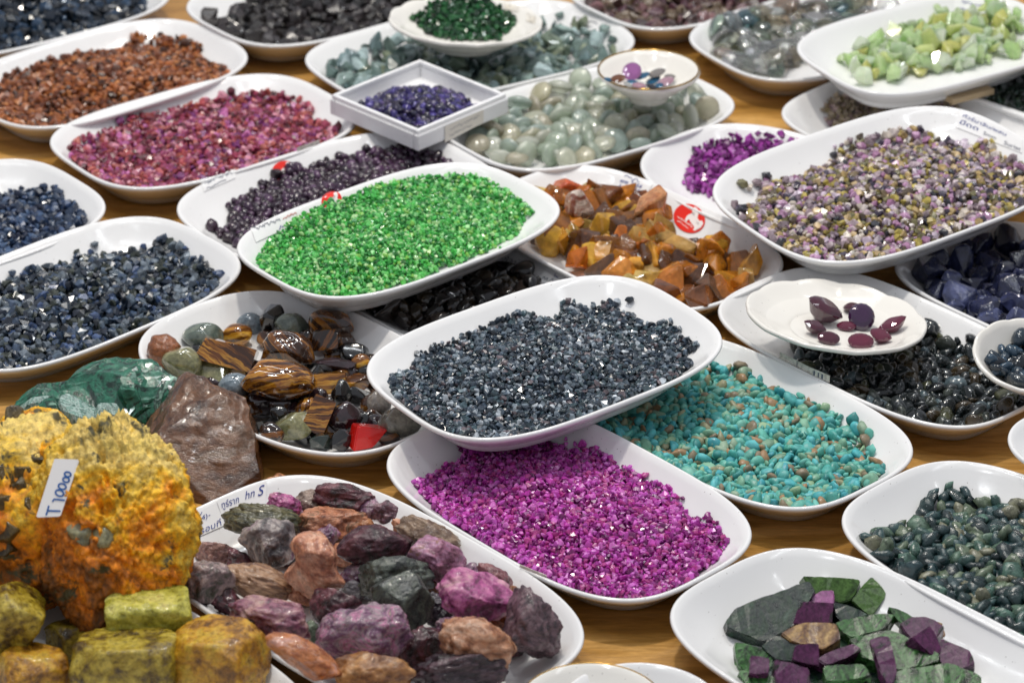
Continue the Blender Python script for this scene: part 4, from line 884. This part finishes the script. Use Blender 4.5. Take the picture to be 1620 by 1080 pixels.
# --- faceted gems
def sh_gem(kind, el=1.4, crown=.2, pav=.38, n=16):
    pts = []
    def rad(a):
        c, s = abs(math.cos(a)), abs(math.sin(a))
        if kind == 'oval': return 1.
        if kind == 'marquise': return 1 / (c * 1.0 + .62 * s) * (1 - .18 * abs(math.sin(2 * a))) if 0 else (1 - .16 * math.sin(2 * a) ** 2)
        if kind == 'pear': return 1 - .14 * math.sin(2 * a) ** 2 * (1 if math.cos(a) > 0 else .1)
        return 1.
    def ring(sc, z, off):
        for k in range(n):
            a = 6.2832 * (k + off) / n; r = rad(a) * sc; pts.append((r * math.cos(a) * el, r * math.sin(a), z))
    ring(.55, crown, 0); ring(.82, crown * .62, .5); ring(1, 0, 0); ring(1, -.05, 0); ring(.62, -pav * .62, .5); pts.append((0, 0, -pav))
    bm = bmesh.new()
    for p in pts: bm.verts.new(p)
    bmesh.ops.convex_hull(bm, input=bm.verts[:]); bmesh.ops.dissolve_limit(bm, angle_limit=math.radians(2), verts=bm.verts[:], edges=bm.edges[:])
    bmesh.ops.recalc_face_normals(bm, faces=bm.faces[:]); return bm_arrays(bm)
def gem(px, py, L, el, kind, mat, label, dish, group, up=(0, .75, .65), roll=0., lift=0., crown=.2, pav=.4):
    V, Fc = sh_gem(kind, el, crown, pav); k = dist(at(px, py, .03)) / F; V = V * (L * k / 2 / el) * (np.array([.9, 1.08, 1.75]) if dish == 'plate' else 1.25)
    z = up[0] * AX + up[1] * AU - up[2] * AF; z /= np.linalg.norm(z); a = math.radians(roll)
    x = AX * math.cos(a) + AU * math.sin(a); x -= z * (x @ z); x /= np.linalg.norm(x); R = np.stack([x, np.cross(z, x), z], 1)
    p = settle(V, R, px, py, dish, lift); o = obj('faceted_gem', mesh_np('faceted_gem', V, Fc, False, [mat]), M=mat4(R, p)); tag(o, label, 'gem', group)
def glassy(name, c, tr=.5, rough=.02, ior=1.75): return NT(name).p(Base_Color=lin(c), Roughness=rough, Transmission_Weight=tr, IOR=ior, Coat_Weight=.4, Coat_Roughness=.02)
GP = [glassy('purple_garnet', '4a1028', .3), glassy('plum_garnet', '6a1838', .35), glassy('violet_garnet', '381040', .3)]
PG = 'faceted purple gems on the scalloped plate'
gem(1307, 486, 68, 1.5, 'pear', GP[0], 'largest faceted purple gem, lying on its side at the back left', 'plate', PG, (.45, .75, .35), -32, crown=.22, pav=.75)
gem(1346, 484, 28, 1.3, 'oval', GP[0], 'small purple gem hidden behind the round one', 'plate', PG, (-.2, .9, .3), -10, pav=.6)
gem(1363, 501, 47, 1.08, 'oval', GP[2], 'round blue violet gem with scratched table', 'plate', PG, (0, .35, .9), 0, pav=.5)
gem(1411, 511, 56, 1.9, 'marquise', GP[1], 'long pointed purple gem at the right', 'plate', PG, (-.35, .8, .45), 34, pav=.7)
gem(1394, 529, 40, 1.45, 'pear', GP[1], 'pear shaped purple gem below the long pointed one', 'plate', PG, (.2, .7, .6), -24, pav=.7)
gem(1362, 539, 46, 1.6, 'oval', GP[1], 'bright oval purple gem at the front of the plate', 'plate', PG, (0, .6, .8), -4)
gem(1339, 515, 34, 1.7, 'oval', GP[1], 'small flat purple gem in the middle of the plate', 'plate', PG, (0, .75, .65), -4)
gem(1290, 515, 42, 1.6, 'marquise', GP[0], 'pointed purple gem at the left of the plate', 'plate', PG, (.3, .8, .5), -30, pav=.7)
gem(1311, 534, 40, 1.6, 'oval', GP[0], 'oval purple gem at the front left of the plate', 'plate', PG, (0, .65, .75), -16)
BG = 'cut gems in the gilt bowl'
gem(1000, 113, 30, 1.3, 'oval', glassy('pink_gem', 'a060a0', .4), 'lilac step cut gem with a bright white top', 'bowl', BG, (.2, .5, .8), 60, .004, pav=.6)
gem(1003, 104, 24, 1.5, 'oval', glassy('mauve_gem', '604060', .3), 'mauve gem behind the lilac one', 'bowl', BG, (.3, .6, .6), 30, .006)
BB = {'amber': glassy('gold_bead', '6a3a10', .2), 'teal': glassy('teal_gem', '0c5a80', .35), 'grey': glassy('grey_gem', '8a8480', .4), 'pink': glassy('rose_gem', 'b890a0', .4), 'white': glassy('white_gem', 'c8c8c4', .5), 'black': glassy('black_gem', '101018', .1)}
for x, y, L, el, m, lab in ((978, 124, 19, 1.05, 'amber', 'golden brown round bead at the left in the gilt bowl'), (963, 126, 12, 1.3, 'teal', 'tiny blue gem left of the golden bead'), (1000, 130, 15, 1.4, 'teal', 'small blue gem in front of the lilac one'),
    (1016, 120, 20, 1.4, 'teal', 'blue pointed gem right of the lilac one'), (1033, 127, 20, 1.2, 'teal', 'brightest blue oval gem in the gilt bowl'), (1039, 115, 24, 1.3, 'grey', 'grey oval gem at the back of the gilt bowl'), (1023, 115, 12, 1.3, 'grey', 'tiny grey gem beside the grey oval'),
    (1053, 129, 22, 1.1, 'pink', 'rose pink round gem at the right in the gilt bowl'), (1060, 121, 15, 1.3, 'grey', 'brownish grey gem behind the rose pink one'), (1011, 135, 18, 1.4, 'pink', 'pale pink gem at the front of the gilt bowl'), (994, 134, 13, 1.2, 'white', 'colourless gem at the front left of the gilt bowl'), (1031, 137, 14, 1.2, 'black', 'black gem at the front of the gilt bowl'), (1043, 135, 13, 1.2, 'teal', 'tiny dark blue gem beside the black one')):
    gem(x, y, L, el, 'oval', BB[m], lab, 'bowl', BG, (rnd.uniform(-.4, .4), .7, .5), rnd.uniform(-30, 30), .003, pav=.6)

# --- big stones on the left
def ray_hit(bvh, px, py):
    d = Vector((AX * (px - 810) / F - AU * (py - 540) / F + AF).tolist()).normalized(); h = bvh.ray_cast(CAM, d, 5); return h[0], h[1]
def boulder_mat():
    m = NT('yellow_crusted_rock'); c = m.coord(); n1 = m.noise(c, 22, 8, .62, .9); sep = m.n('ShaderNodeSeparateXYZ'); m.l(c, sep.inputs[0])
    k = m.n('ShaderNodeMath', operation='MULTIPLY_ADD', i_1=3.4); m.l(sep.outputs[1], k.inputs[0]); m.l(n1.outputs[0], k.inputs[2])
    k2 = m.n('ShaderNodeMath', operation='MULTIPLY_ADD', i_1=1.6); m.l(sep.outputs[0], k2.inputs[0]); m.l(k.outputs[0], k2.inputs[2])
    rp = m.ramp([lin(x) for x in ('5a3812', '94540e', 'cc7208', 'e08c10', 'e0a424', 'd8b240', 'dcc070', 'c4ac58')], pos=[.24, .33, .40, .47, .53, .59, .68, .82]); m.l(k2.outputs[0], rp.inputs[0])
    f = m.noise(c, 260, 5, .75); d = m.noise(c, 60, 6, .7, .5)
    hs = m.n('ShaderNodeHueSaturation', i_Saturation=1.03); m.l(rp.outputs[0], hs.inputs['Color']); mr = m.n('ShaderNodeMapRange', i_1=.33, i_2=.67, i_3=.4, i_4=1.5); m.l(f.outputs[0], mr.inputs[0]); m.l(mr.outputs[0], hs.inputs['Value'])
    dk = m.n('ShaderNodeMapRange', i_1=.57, i_2=.63); m.l(d.outputs[0], dk.inputs[0]); mx = m.n('ShaderNodeMix', data_type='RGBA'); m.l(dk.outputs[0], mx.inputs[0]); m.l(hs.outputs[0], mx.inputs[6]); mx.inputs[7].default_value = lin('4c4628')
    m.l(mx.outputs[2], m.b.inputs['Base Color']); m.bump(f.outputs[0], .55, .0015); return m.p(Roughness=.62)
BM = boulder_mat()
def sh_boulder(seed, cell=9, sub=6, crumbs=.10):
    """craggy crusted lump: random knobs, pits and several sizes of crumbs"""
    V, Fc = ICO[sub]; r = rs(seed); rad = np.full(len(V), .86)
    for _ in range(16):
        n = np.array([r.gauss(0, 1) for _ in range(3)]); n /= np.linalg.norm(n); rad += r.uniform(-.07, .16) * np.exp(-(1 - V @ n) / r.uniform(.05, .25))
    Q = V * cell + .4 * np.stack([vnoise(V * 9, q) for q in (1, 2, 3)], 1)
    w = worley(Q, seed); w2 = worley(Q * 2.1, seed + 4); w3 = worley(Q * 4.3, seed + 8)
    pit = np.clip(fbm(V * 4.5 + 5, 3, seed + 9) - .45, 0, .6)
    rad = rad + .09 * fbm(V * 2.2 + seed, 4, seed) - crumbs * (w - .4) * np.clip(.6 + vnoise(V * 3, seed + 2), .1, 1.3) - crumbs * .6 * (w2 - .4) - crumbs * .16 * (w3 - .4) - .22 * pit
    return V * rad[:, None], Fc, True
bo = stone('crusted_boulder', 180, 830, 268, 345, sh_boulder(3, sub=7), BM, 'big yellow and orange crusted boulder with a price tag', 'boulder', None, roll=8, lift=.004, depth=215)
bpy.context.view_layer.update()
def world_verts(o):
    n = len(o.data.vertices); a = np.empty(n * 3, np.float32); o.data.vertices.foreach_get('co', a); a = a.reshape(-1, 3).astype(float); M = np.array(o.matrix_world); return a @ M[:3, :3].T + M[:3, 3]
def tree_of(o): return BVHTree.FromPolygons(world_verts(o).tolist(), [tuple(p.vertices) for p in o.data.polygons])
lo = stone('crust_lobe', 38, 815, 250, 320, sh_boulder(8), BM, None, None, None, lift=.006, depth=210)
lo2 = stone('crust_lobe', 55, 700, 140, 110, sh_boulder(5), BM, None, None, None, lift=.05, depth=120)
for q in (lo, lo2):
    M = q.matrix_world.copy(); q.parent = bo; q.matrix_parent_inverse = bo.matrix_world.inverted(); q.matrix_world = M
bpy.context.view_layer.update()
BT = [tree_of(bo), tree_of(lo), tree_of(lo2)]
def front_hit(px, py):
    H = [h for h in (ray_hit(t, px, py) for t in BT) if h[0] is not None]; return min(H, key=lambda h: (h[0] - CAM).length) if H else (None, None)
DKC = rock_mat('dark_garnet_crystal', ['1c160a', '3a3018', '5c4c24', '463818'], 120, .2, .5, coat=.2); GYC = rock_mat('grey_garnet_crystal', ['4a4a34', '74745a', '94906c', '5c5a3c'], 90, .15, .3, coat=.3)
for i, (x, y, s, mt) in enumerate(((61, 733, 36, DKC), (8, 752, 40, DKC), (34, 748, 34, DKC), (12, 840, 42, DKC), (126, 846, 40, GYC), (167, 850, 44, GYC), (30, 770, 30, DKC), (5, 795, 40, DKC), (6, 870, 36, DKC), (20, 660, 34, DKC), (45, 800, 26, DKC))):
    h, nm = front_hit(x, y)
    if h is None: continue
    V, Fc, _ = sh_crystal(30 + i) if mt is DKC else sh_pebble(rs(i), 1.2, .9, .3, 3); V = V * (.62 if mt is DKC else 1.1); k = dist(h) / F; R = np.array(Euler((i * 1.3, i * .7, i * 2.1)).to_matrix())
    c = obj('embedded_crystal', mesh_np('embedded_crystal', V * s * 1.1 * k, Fc, True, [mt]), M=mat4(R, np.array(h) + AF * s * k * (.42 if mt is DKC else .42))); M = c.matrix_world.copy(); c.parent = bo; c.matrix_parent_inverse = bo.matrix_world.inverted()
# price tag stuck on the boulder
TAGN = (-AF + .25 * np.array([0, 0, 1])); TAGN /= np.linalg.norm(TAGN); hits = [front_hit(x, y)[0] for x, y in ((91, 772), (105, 740), (75, 800), (110, 790), (72, 770))]
hits = [np.array(h) for h in hits if h is not None]; TP = max(hits, key=lambda h: h @ TAGN) + TAGN * .0008
def on_tag(px, py, off=0.):
    o = np.array([0, 0, CZ]); r = AX * (px - 810) / F - AU * (py - 540) / F + AF; p = TP + TAGN * off; return o + r * (TAGN @ (p - o)) / (TAGN @ r)
def plate_mesh(name, P, n, th, mat):
    P = [np.array(p) for p in P]; bm = bmesh.new(); a = [bm.verts.new(p) for p in P]; b = [bm.verts.new(p - n * th) for p in P]; k = len(P)
    bm.faces.new(a); bm.faces.new(b[::-1])
    for i in range(k): bm.faces.new((a[i], b[i], b[(i + 1) % k], a[(i + 1) % k]))
    bmesh.ops.recalc_face_normals(bm, faces=bm.faces[:]); return bm_mesh(name, bm, [mat])
pt = obj('price_tag', plate_mesh('price_tag', [on_tag(*p) for p in ((86, 726), (88.5, 725.3), (123, 726.5), (125, 729), (96, 815), (93, 816.5), (60, 818), (57.5, 816))], TAGN, .0005, PAPER)); tag(pt, 'white price tag reading T 10,000 on the yellow boulder', 'price tag')
def ribbon_mesh(strokes, width, to3, name, mat):
    """pen strokes in picture points laid on a surface by to3(px, py)"""
    V, Fq = [], []
    for st in strokes:
        st = np.array(st, float); t = np.gradient(st, axis=0) if len(st) > 1 else np.array([[1, 0]]); t /= np.maximum(np.linalg.norm(t, axis=1), 1e-6)[:, None]; nn = np.column_stack([-t[:, 1], t[:, 0]]) * width / 2
        st = st.copy(); st[0] -= t[0] * width * .3; st[-1] += t[-1] * width * .3; b = len(V)
        for p, q in zip(st, nn): V.append(to3(*(p + q))); V.append(to3(*(p - q)))
        for i in range(len(st) - 1): Fq.append((b + 2 * i, b + 2 * i + 1, b + 2 * i + 3, b + 2 * i + 2))
    return mesh_np(name, np.array(V), np.array(Fq), False, [mat])
Z1 = lambda x, y: (20 + x * .1296, 700 + y * .1296)
def arc(cx, cy, rx, ry, rot=0., a0=0., a1=6.6, n=18):
    c, s = math.cos(rot), math.sin(rot); return [Z1(cx + rx * math.cos(a) * c - ry * math.sin(a) * s, cy + rx * math.cos(a) * s + ry * math.sin(a) * c) for a in np.linspace(a0, a1, n)]
stk = [[Z1(440, 772), Z1(428, 820), Z1(410, 878)], [Z1(424, 828), Z1(500, 830), Z1(578, 832)], [Z1(488, 714), Z1(505, 688), Z1(560, 692), Z1(632, 700)], arc(572, 612, 52, 36, .35), arc(605, 532, 48, 34, .3), arc(652, 450, 40, 30, .2), arc(672, 384, 40, 28, .2), [Z1(668, 590), Z1(645, 602)]]
w = obj('writing', ribbon_mesh(stk, 2.6, lambda x, y: on_tag(x, y, .0003), 'writing', INK_F)); w.parent = pt

# brown glassy rock and green glassy slab behind the boulder
def hull_stone(name, pts, mat, label, cat, seed, sub=4, amp=.0025, freq=60, smooth=True, fine=.0):
    P = np.array([at(x, y, z) for x, y, z in pts]); c = P.mean(0); bm = bmesh.new()
    for p in P: bm.verts.new(p - c)
    bmesh.ops.convex_hull(bm, input=bm.verts[:]); bmesh.ops.delete(bm, geom=[v for v in bm.verts if not v.link_faces], context='VERTS')
    bmesh.ops.triangulate(bm, faces=bm.faces[:]); bmesh.ops.subdivide_edges(bm, edges=bm.edges[:], cuts=2 ** sub - 1, use_grid_fill=True); bmesh.ops.recalc_face_normals(bm, faces=bm.faces[:])
    bmesh.ops.smooth_vert(bm, verts=bm.verts[:], factor=.5, use_axis_x=True, use_axis_y=True, use_axis_z=True)
    V, Fc = bm_arrays(bm); r = V / np.maximum(np.linalg.norm(V, axis=1), 1e-6)[:, None]; V = V + r * (amp * fbm(V * freq + seed, 4, seed, True) * .6 + fine * fbm(V * freq * 5, 3, seed))[:, None]
    V[:, 2] = np.maximum(V[:, 2], -c[2] + .0002)
    o = obj(name, mesh_np(name, V, Fc, smooth, [mat]), M=mat4(np.eye(3), c)); tag(o, label, cat); return o
CHERT = rock_mat('brown_chert', ['20120a', '4a2e1c', '6a4830', '523823', '806248'], 30, .16, .5, coat=.35, stretch=(1, 1, 2.2), fine=200)
hull_stone('brown_rock', [(222, 700, 0), (250, 780, 0), (340, 800, 0), (414, 775, 0), (405, 690, 0), (330, 660, 0), (262, 640, .03), (285, 600, .040), (300, 592, .044), (345, 622, .042), (384, 632, .036), (398, 690, .024), (412, 745, .012), (225, 672, .018), (250, 700, .026)], CHERT, 'glassy brown angular rock beside the yellow boulder', 'rock', 3, 5, .0032, 32, fine=.0005)
FLU = rock_mat('green_fluorite', ['02140e', '0a3528', '2c7058', '07291f', '90bca8'], 42, .1, .4, coat=.4, trans=.1, distort=2.); FLW = rock_mat('frosted_fluorite', ['1c5044', '6a9488', 'a8bcb6', '34685c', 'c4d0cc'], 110, .25, .9, distort=2.)
fl = hull_stone('green_crystal_rock', [(2, 690, 0), (60, 720, 0), (190, 710, 0), (290, 660, 0), (270, 640, 0), (30, 650, .006), (4, 652, .010), (70, 618, .018), (118, 602, .024), (168, 584, .027), (230, 578, .029), (270, 602, .025), (262, 640, .012), (180, 606, .027)], FLU, 'jagged green glassy slab behind the yellow boulder', 'crystal', 6, 3, .010, 34, False, .0016)
for i, (x, y, w, h, mt) in enumerate(((130, 660, 95, 50, FLW), (175, 645, 75, 45, FLW), (225, 632, 70, 48, FLU), (55, 650, 75, 40, FLW), (160, 672, 80, 40, FLW), (70, 668, 80, 50, FLU), (205, 634, 70, 36, FLU), (90, 640, 70, 30, FLU))):
    c = stone('broken_face', x, y, w, h, sh_glassy(rs(90 + i), 1, 1), mt, None, None, None, roll=i * 25 - 40, lift=.006, smooth=False); M = c.matrix_world.copy(); c.parent = fl; c.matrix_parent_inverse = fl.matrix_world.inverted()

# --- yellow green block crystals, bottom left
YC = lambda cols, s=90: rock_mat('grossular_crystal', cols, s, .3, .7, coat=.15, distort=.25, detail=5, fine=380)
YG = ['5a4c14', '8a8424', 'b0aa40', 'c4bc64', '8a7020']; YB = ['1c1408', '54400f', '96801f', 'b8a444', '3c2c10']; YO = ['2c1c08', '7c500c', 'b4821a', 'c4a030', '6a4410']
KG = 'yellow green block crystals'
for x, y, w, h, cols, roll, yw, pt_, lift, lab, sd in ((236, 970, 150, 84, YG, 0, 8, 22, .022, 'palest yellow green block crystal against the boulder', 1), (203, 1050, 178, 110, YB, 2, -6, 20, .008, 'large brown mottled block crystal at the bottom edge', 2),
    (345, 1040, 150, 112, YO, -4, -22, 18, .008, 'orange brown speckled block crystal nearest the rim', 3), (15, 985, 90, 120, YB, -28, 20, 20, .012, 'tilted dark olive block crystal at the left edge', 4), (52, 1062, 120, 84, YO, 4, 18, 24, .004, 'rusty brown block crystal in the bottom left corner', 5), (365, 1092, 90, 50, YG, 0, 0, 15, .006, 'block crystal just peeping in at the bottom edge', 6), (120, 1010, 90, 60, YB, 10, 30, 10, .002, 'dark block crystal in the shade between the others', 7)):
    stone('block_crystal', x, y, w * .93, h * .93, sh_crystal(sd, .26), YC(cols), lab, 'crystal', 'crystal', KG, roll, yw, pt_, lift, depth=(w + h) / 2)

# ------------------------------------------------------------------ paper labels, handwriting and red stickers
def dish_tree(k):
    d = DI[k]; o = d.obj; return BVHTree.FromPolygons(world_verts(o).tolist(), [tuple(p.vertices) for p in o.data.polygons])
def conform(bvh, px, py, off):
    h, n = ray_hit(bvh, px, py)
    if h is None: return np.array(at(px, py, .02))
    n = np.array(n); n = n if n @ AF < 0 else -n; return np.array(h) + n * off
def bil(C, s, t):   # corners TL TR BR BL
    C = np.array(C, float); return C[0] * (1 - s) * (1 - t) + C[1] * s * (1 - t) + C[2] * s * t + C[3] * (1 - s) * t
def scrawl(r, n):
    """one line of illegible joined-up handwriting, x 0..1, y about 0"""
    P = []; x = 0.
    for i in range(n * 3): x += r.uniform(.4, 1.2); P.append((x, r.uniform(-.5, .5) * (1.5 if r.random() < .15 else 1)))
    P = np.array(P); P[:, 0] /= P[-1, 0]
    t = np.linspace(0, len(P) - 1, len(P) * 3); return np.column_stack([np.interp(t, range(len(P)), P[:, 0]), np.interp(t, range(len(P)), P[:, 1])])
def text_mesh(body):
    cu = bpy.data.curves.new('writing', 'FONT'); cu.body = body; cu.size = 1; cu.shear = .18; cu.resolution_u = 3
    o = bpy.data.objects.new('writing', cu); COL.objects.link(o); bpy.context.view_layer.update()
    me = o.evaluated_get(bpy.context.evaluated_depsgraph_get()).to_mesh(); bm = bmesh.new(); bm.from_mesh(me); V, Fc = bm_arrays(bm)
    bpy.data.objects.remove(o); bpy.data.curves.remove(cu); return V, Fc
def paper(dish, C, lines, label, mat=None, name='paper_label', w=.9, tilt_off=.0005):
    """label stuck to the inside of a dish: corners in reading order, lines of writing (s0, s1, t, height, what, ink)"""
    bvh = dish_tree(dish) if isinstance(dish, str) else dish; f = (lambda x, y, o: conform(bvh, x, y, o)) if not callable(dish) else dish
    n, m = 13, 7; V = [f(*bil(C, i / (n - 1), j / (m - 1)), tilt_off) for j in range(m) for i in range(n)]
    Fq = [(j * n + i, (j + 1) * n + i, (j + 1) * n + i + 1, j * n + i + 1) for j in range(m - 1) for i in range(n - 1)]
    o = obj(name, mesh_np(name, np.array(V), np.array(Fq), True, [mat or PAPER])); tag(o, label, 'label')
    C = np.array(C, float)
    for s0, s1, t, hh, what, ink in lines:
        if isinstance(what, int):
            st = scrawl(random.Random(label + str(t)), what); st = [bil(C, s0 + (s1 - s0) * x, t + y * hh) for x, y in st]
            me = ribbon_mesh([st], w, lambda x, y: f(x, y, tilt_off + .0004), 'writing', ink)
        else:
            Vt, Ft = text_mesh(what); mn, mx = Vt.min(0), Vt.max(0); P = [bil(C, s0 + (s1 - s0) * (v[0] - mn[0]) / (mx[0] - mn[0]), t + hh * (.5 - (v[1] - mn[1]) / (mx[1] - mn[1]))) for v in Vt]
            me = mesh_np('writing', np.array([f(x, y, tilt_off + .0004) for x, y in P]), Ft, False, [ink])
        q = obj('writing', me); q.parent = o
    return o
paper('amber', [(985, 273), (1035, 289), (1022, 310), (975, 298)], [(.05, .6, .2, .2, 4, INK_B), (.05, .75, .5, .25, '\u0e1e\u0e1e 2556', INK_B), (.05, .95, .85, .22, '5mm - 700', INK_B)], 'white label with blue handwriting in the amber dish')
paper('multi', [(1521, 173), (1618, 219), (1618, 243), (1513, 202)], [(.05, .75, .25, .22, '\u0e17\u0e31\u0e27\u0e23\u0e4c\u0e21\u0e32\u0e25\u0e35\u0e19/\u0e1c\u0e2a\u0e21', INK_B), (.03, .32, .62, .26, '\u0e21\u0e37\u0e14\u0e14', INK_B), (.4, .6, .72, .2, '5mm', INK_G), (.72, .98, .78, .25, 'Suriat', INK_G)], 'white label with blue handwriting in the mixed chips dish')
paper('prehnite', [(1510, -4), (1590, 10), (1585, 33), (1508, 18)], [(.12, .7, .3, .3, 9, INK_B), (.8, .92, .45, .3, '19', INK_B), (.06, .4, .78, .22, 6, INK_B)], 'white label with blue handwriting in the pale green dish')
paper('obsidian', [(815, 399), (853, 424), (838, 448), (779, 412)], [(.35, .8, .2, .2, '-  NS', INK_G), (.05, .4, .55, .3, '300', INK_G), (.45, .9, .85, .25, '\u0e23\u0e32\u0e04\u0e32', INK_G)], 'grey label in the shade in the black pebble dish')
paper('obsidian', [(866, 424), (896, 438), (880, 450), (845, 447)], [(.1, .7, .7, .3, 4, INK_G), (.5, .8, .3, .4, 2, INK_B)], 'peeling label with blotted ink in the black pebble dish')
paper('corundum', [(342, 792), (422, 761), (418, 815), (355, 829)], [(.05, .42, .28, .34, '\u0e17\u0e39\u0e23\u0e4c\u0e23\u0e32\u0e01', INK_B), (.55, .75, .2, .26, 'hn', INK_B), (.82, .95, .22, .3, 'S', INK_B), (.0, .2, .85, .24, '15-', INK_B)], 'white label with blue Thai handwriting under the olive stone')
paper('corundum', [(308, 812), (341, 795), (357, 830), (312, 850)], [(.1, .3, .1, .1, 1, INK_B), (.1, .6, .35, .25, '14)-', INK_B), (.1, .9, .8, .28, '\u0e23\u0e2d\u0e1a\u0e17\u0e35\u0e48', INK_B)], 'white label with blue Thai handwriting beside the boulder')
paper('green', [(396, 361), (470, 335), (468, 354), (404, 384)], [(.03, .62, .15, .26, 10, INK_G), (.66, .98, .12, .28, 5, RED_INK), (.55, .75, .75, .3, 'Jo', INK_B), (.82, .97, .75, .2, 'm', INK_B)], 'white label with grey and red handwriting in the green dish')
paper('garnet', [(318, 288), (372, 266), (372, 282), (322, 304)], [(.05, .9, .3, .24, 9, INK_G), (.05, .7, .8, .2, 6, INK_G)], 'white label with faint handwriting in the dark purple grain dish')
paper('aqua', [(905, 19), (960, 36), (948, 56), (900, 38)], [(.1, .8, .3, .2, 7, INK_G), (.2, .7, .7, .2, 5, INK_G)], 'faint grey label in the grey green chunk dish')
paper('scallop', [(797, 6), (822, 12), (820, 20), (798, 16)], [], 'pinkish paper at the back of the small scalloped plate', PAPER_OLD)
paper('scallop', [(834, 20), (848, 28), (846, 38), (833, 34)], [], 'pinkish paper at the right of the small scalloped plate', PAPER_OLD)
# the label on the face of the square box
fn_ = np.array([math.sin(BXT), -math.cos(BXT), 0]); fp_ = np.array([BXC[0], BXC[1], 0]) + fn_ * BXS / 2
def on_box(px, py, off):
    o = np.array([0, 0, CZ]); r = AX * (px - 810) / F - AU * (py - 540) / F + AF; p = fp_ + fn_ * (off + .0002); return o + r * (fn_ @ (p - o)) / (fn_ @ r)
paper(on_box, [(704, 200), (765, 173), (765, 194), (704, 226)], [(.1, .9, .35, .22, 9, INK_G), (.1, .7, .72, .2, 7, INK_G)], 'cream label on the front face of the square box', NT('cream_label').p(Base_Color=lin('d8d2c8'), Roughness=.5), w=.6)
# paper slips standing along rims
def slip(p0, p1, z, hh, label, marks=()):
    A, B = at(*p0, z), at(*p1, z); up = np.array([0, 0, hh]); n = np.cross(B - A, up); n /= np.linalg.norm(n); n = n if n[1] < 0 else -n
    o = obj('paper_slip', plate_mesh('paper_slip', [A, B, B + up, A + up], n, .0003, PAPER_OLD)); tag(o, label, 'paper slip')
    for s, ww in marks:
        P = A + (B - A) * s + n * .0002; d = (B - A) / np.linalg.norm(B - A) * ww
        q = obj('ink_mark', plate_mesh('ink_mark', [P + up * .1, P + d + up * .1, P + d + up * .8, P + up * .8], n, .0001, INK_G)); q.parent = o
slip((1233, 566), (1288, 594), .0235, .0040, 'aged paper slip at the left rim of the black pebble dish', ((.5, .0006),))
slip((1284, 593), (1312, 605), .0240, .0046, 'shorter aged paper slip with black letters beside the longer one', ((.1, .0012), (.35, .0009), (.55, .0012)))
slip((822, 897), (864, 914), .0250, .0018, 'thin cream paper slip on the left rim of the magenta ruby dish')
slip((470, 240), (506, 227), .0245, .0026, 'torn white paper scrap on the near rim of the maroon dish')
# red oval stickers with a rearing white horse
HORSE = [(935, 545), (945, 520), (962, 505), (985, 518), (995, 560), (985, 605), (1003, 628), (1032, 622), (1040, 648), (1012, 692), (1004, 655), (978, 632), (955, 640), (975, 680), (970, 718), (942, 722), (955, 690), (925, 655), (905, 625), (884, 640), (878, 662), (868, 625), (890, 590), (912, 578), (902, 604), (930, 610), (950, 600), (962, 575), (956, 548), (940, 560)]
def sticker(dish, cx, cy, rx, ry, sk, label, full=True):
    """px ellipse on the inside wall; horse and lettering printed on it"""
    bvh = dish_tree(dish); mp = lambda a, b: (cx + a * rx, cy + b * ry + a * rx * sk)
    V = [conform(bvh, *mp(0, 0), .0005)]; n = 40; Fc = []
    for k in (.33, .66, 1.):
        for i in range(n): a = 6.2832 * i / n; V.append(conform(bvh, *mp(k * math.cos(a), k * math.sin(a)), .0005))
    Fc += [(0, 1 + (i + 1) % n, 1 + i) for i in range(n)]
    for q in (0, 1):
        b0, b1 = 1 + q * n, 1 + (q + 1) * n; Fc += [t for i in range(n) for t in ((b0 + i, b0 + (i + 1) % n, b1 + i), (b0 + (i + 1) % n, b1 + (i + 1) % n, b1 + i))]
    o = obj('red_sticker', mesh_np('red_sticker', np.array(V), np.array(Fc), True, [RED])); tag(o, label, 'sticker')
    bm = bmesh.new(); bm.faces.new([bm.verts.new(((x - 905) / 150, (y - 615) / 130, 0)) for x, y in HORSE]); bmesh.ops.triangulate(bm, faces=bm.faces[:]); bmesh.ops.subdivide_edges(bm, edges=bm.edges[:], cuts=1); v, f = bm_arrays(bm)
    q = obj('horse_emblem', mesh_np('horse_emblem', np.array([conform(bvh, *mp(x, y), .0008) for x, y, z in v]), f, False, [WPRINT])); q.parent = o
    r = random.Random(3); L = []
    for (x0, y0), (x1, y1), k in (((-.75, -.05), (.2, .55), 8), ((-.8, .25), (-.05, .7), 6)):
        st = scrawl(r, k); L.append([mp(x0 + (x1 - x0) * x, y0 + (y1 - y0) * x + y * .16) for x, y in st])
    q = obj('lettering', ribbon_mesh(L, .9, lambda x, y: conform(bvh, x, y, .0008), 'lettering', WPRINT)); q.parent = o
sticker('amber', 1091, 346, 25, 23, .12, 'red oval sticker with a white rearing horse in the amber dish')
sticker('garnet', 447, 271, 18, 16, -.15, 'red oval sticker half buried in the dark purple grains')
sticker('green', 524, 317, 16, 14, -.15, 'red oval sticker peeping over the bright green chips')
# wooden shim under the pale green dish
A, B = at(1507, 158, .030), at(1573, 141, .030); d_ = (B - A) / np.linalg.norm(B - A); n_ = np.array([-d_[1], d_[0], 0])
sh_ = obj('wooden_shim', plate_mesh('wooden_shim', [A, B, B + n_ * .012, A + n_ * .012], np.array([0, 0, 1.]), .004, NT('bare_wood').p(Base_Color=lin('b09a78'), Roughness=.6))); tag(sh_, 'pale wooden shim under the raised pale green dish', 'wooden shim')
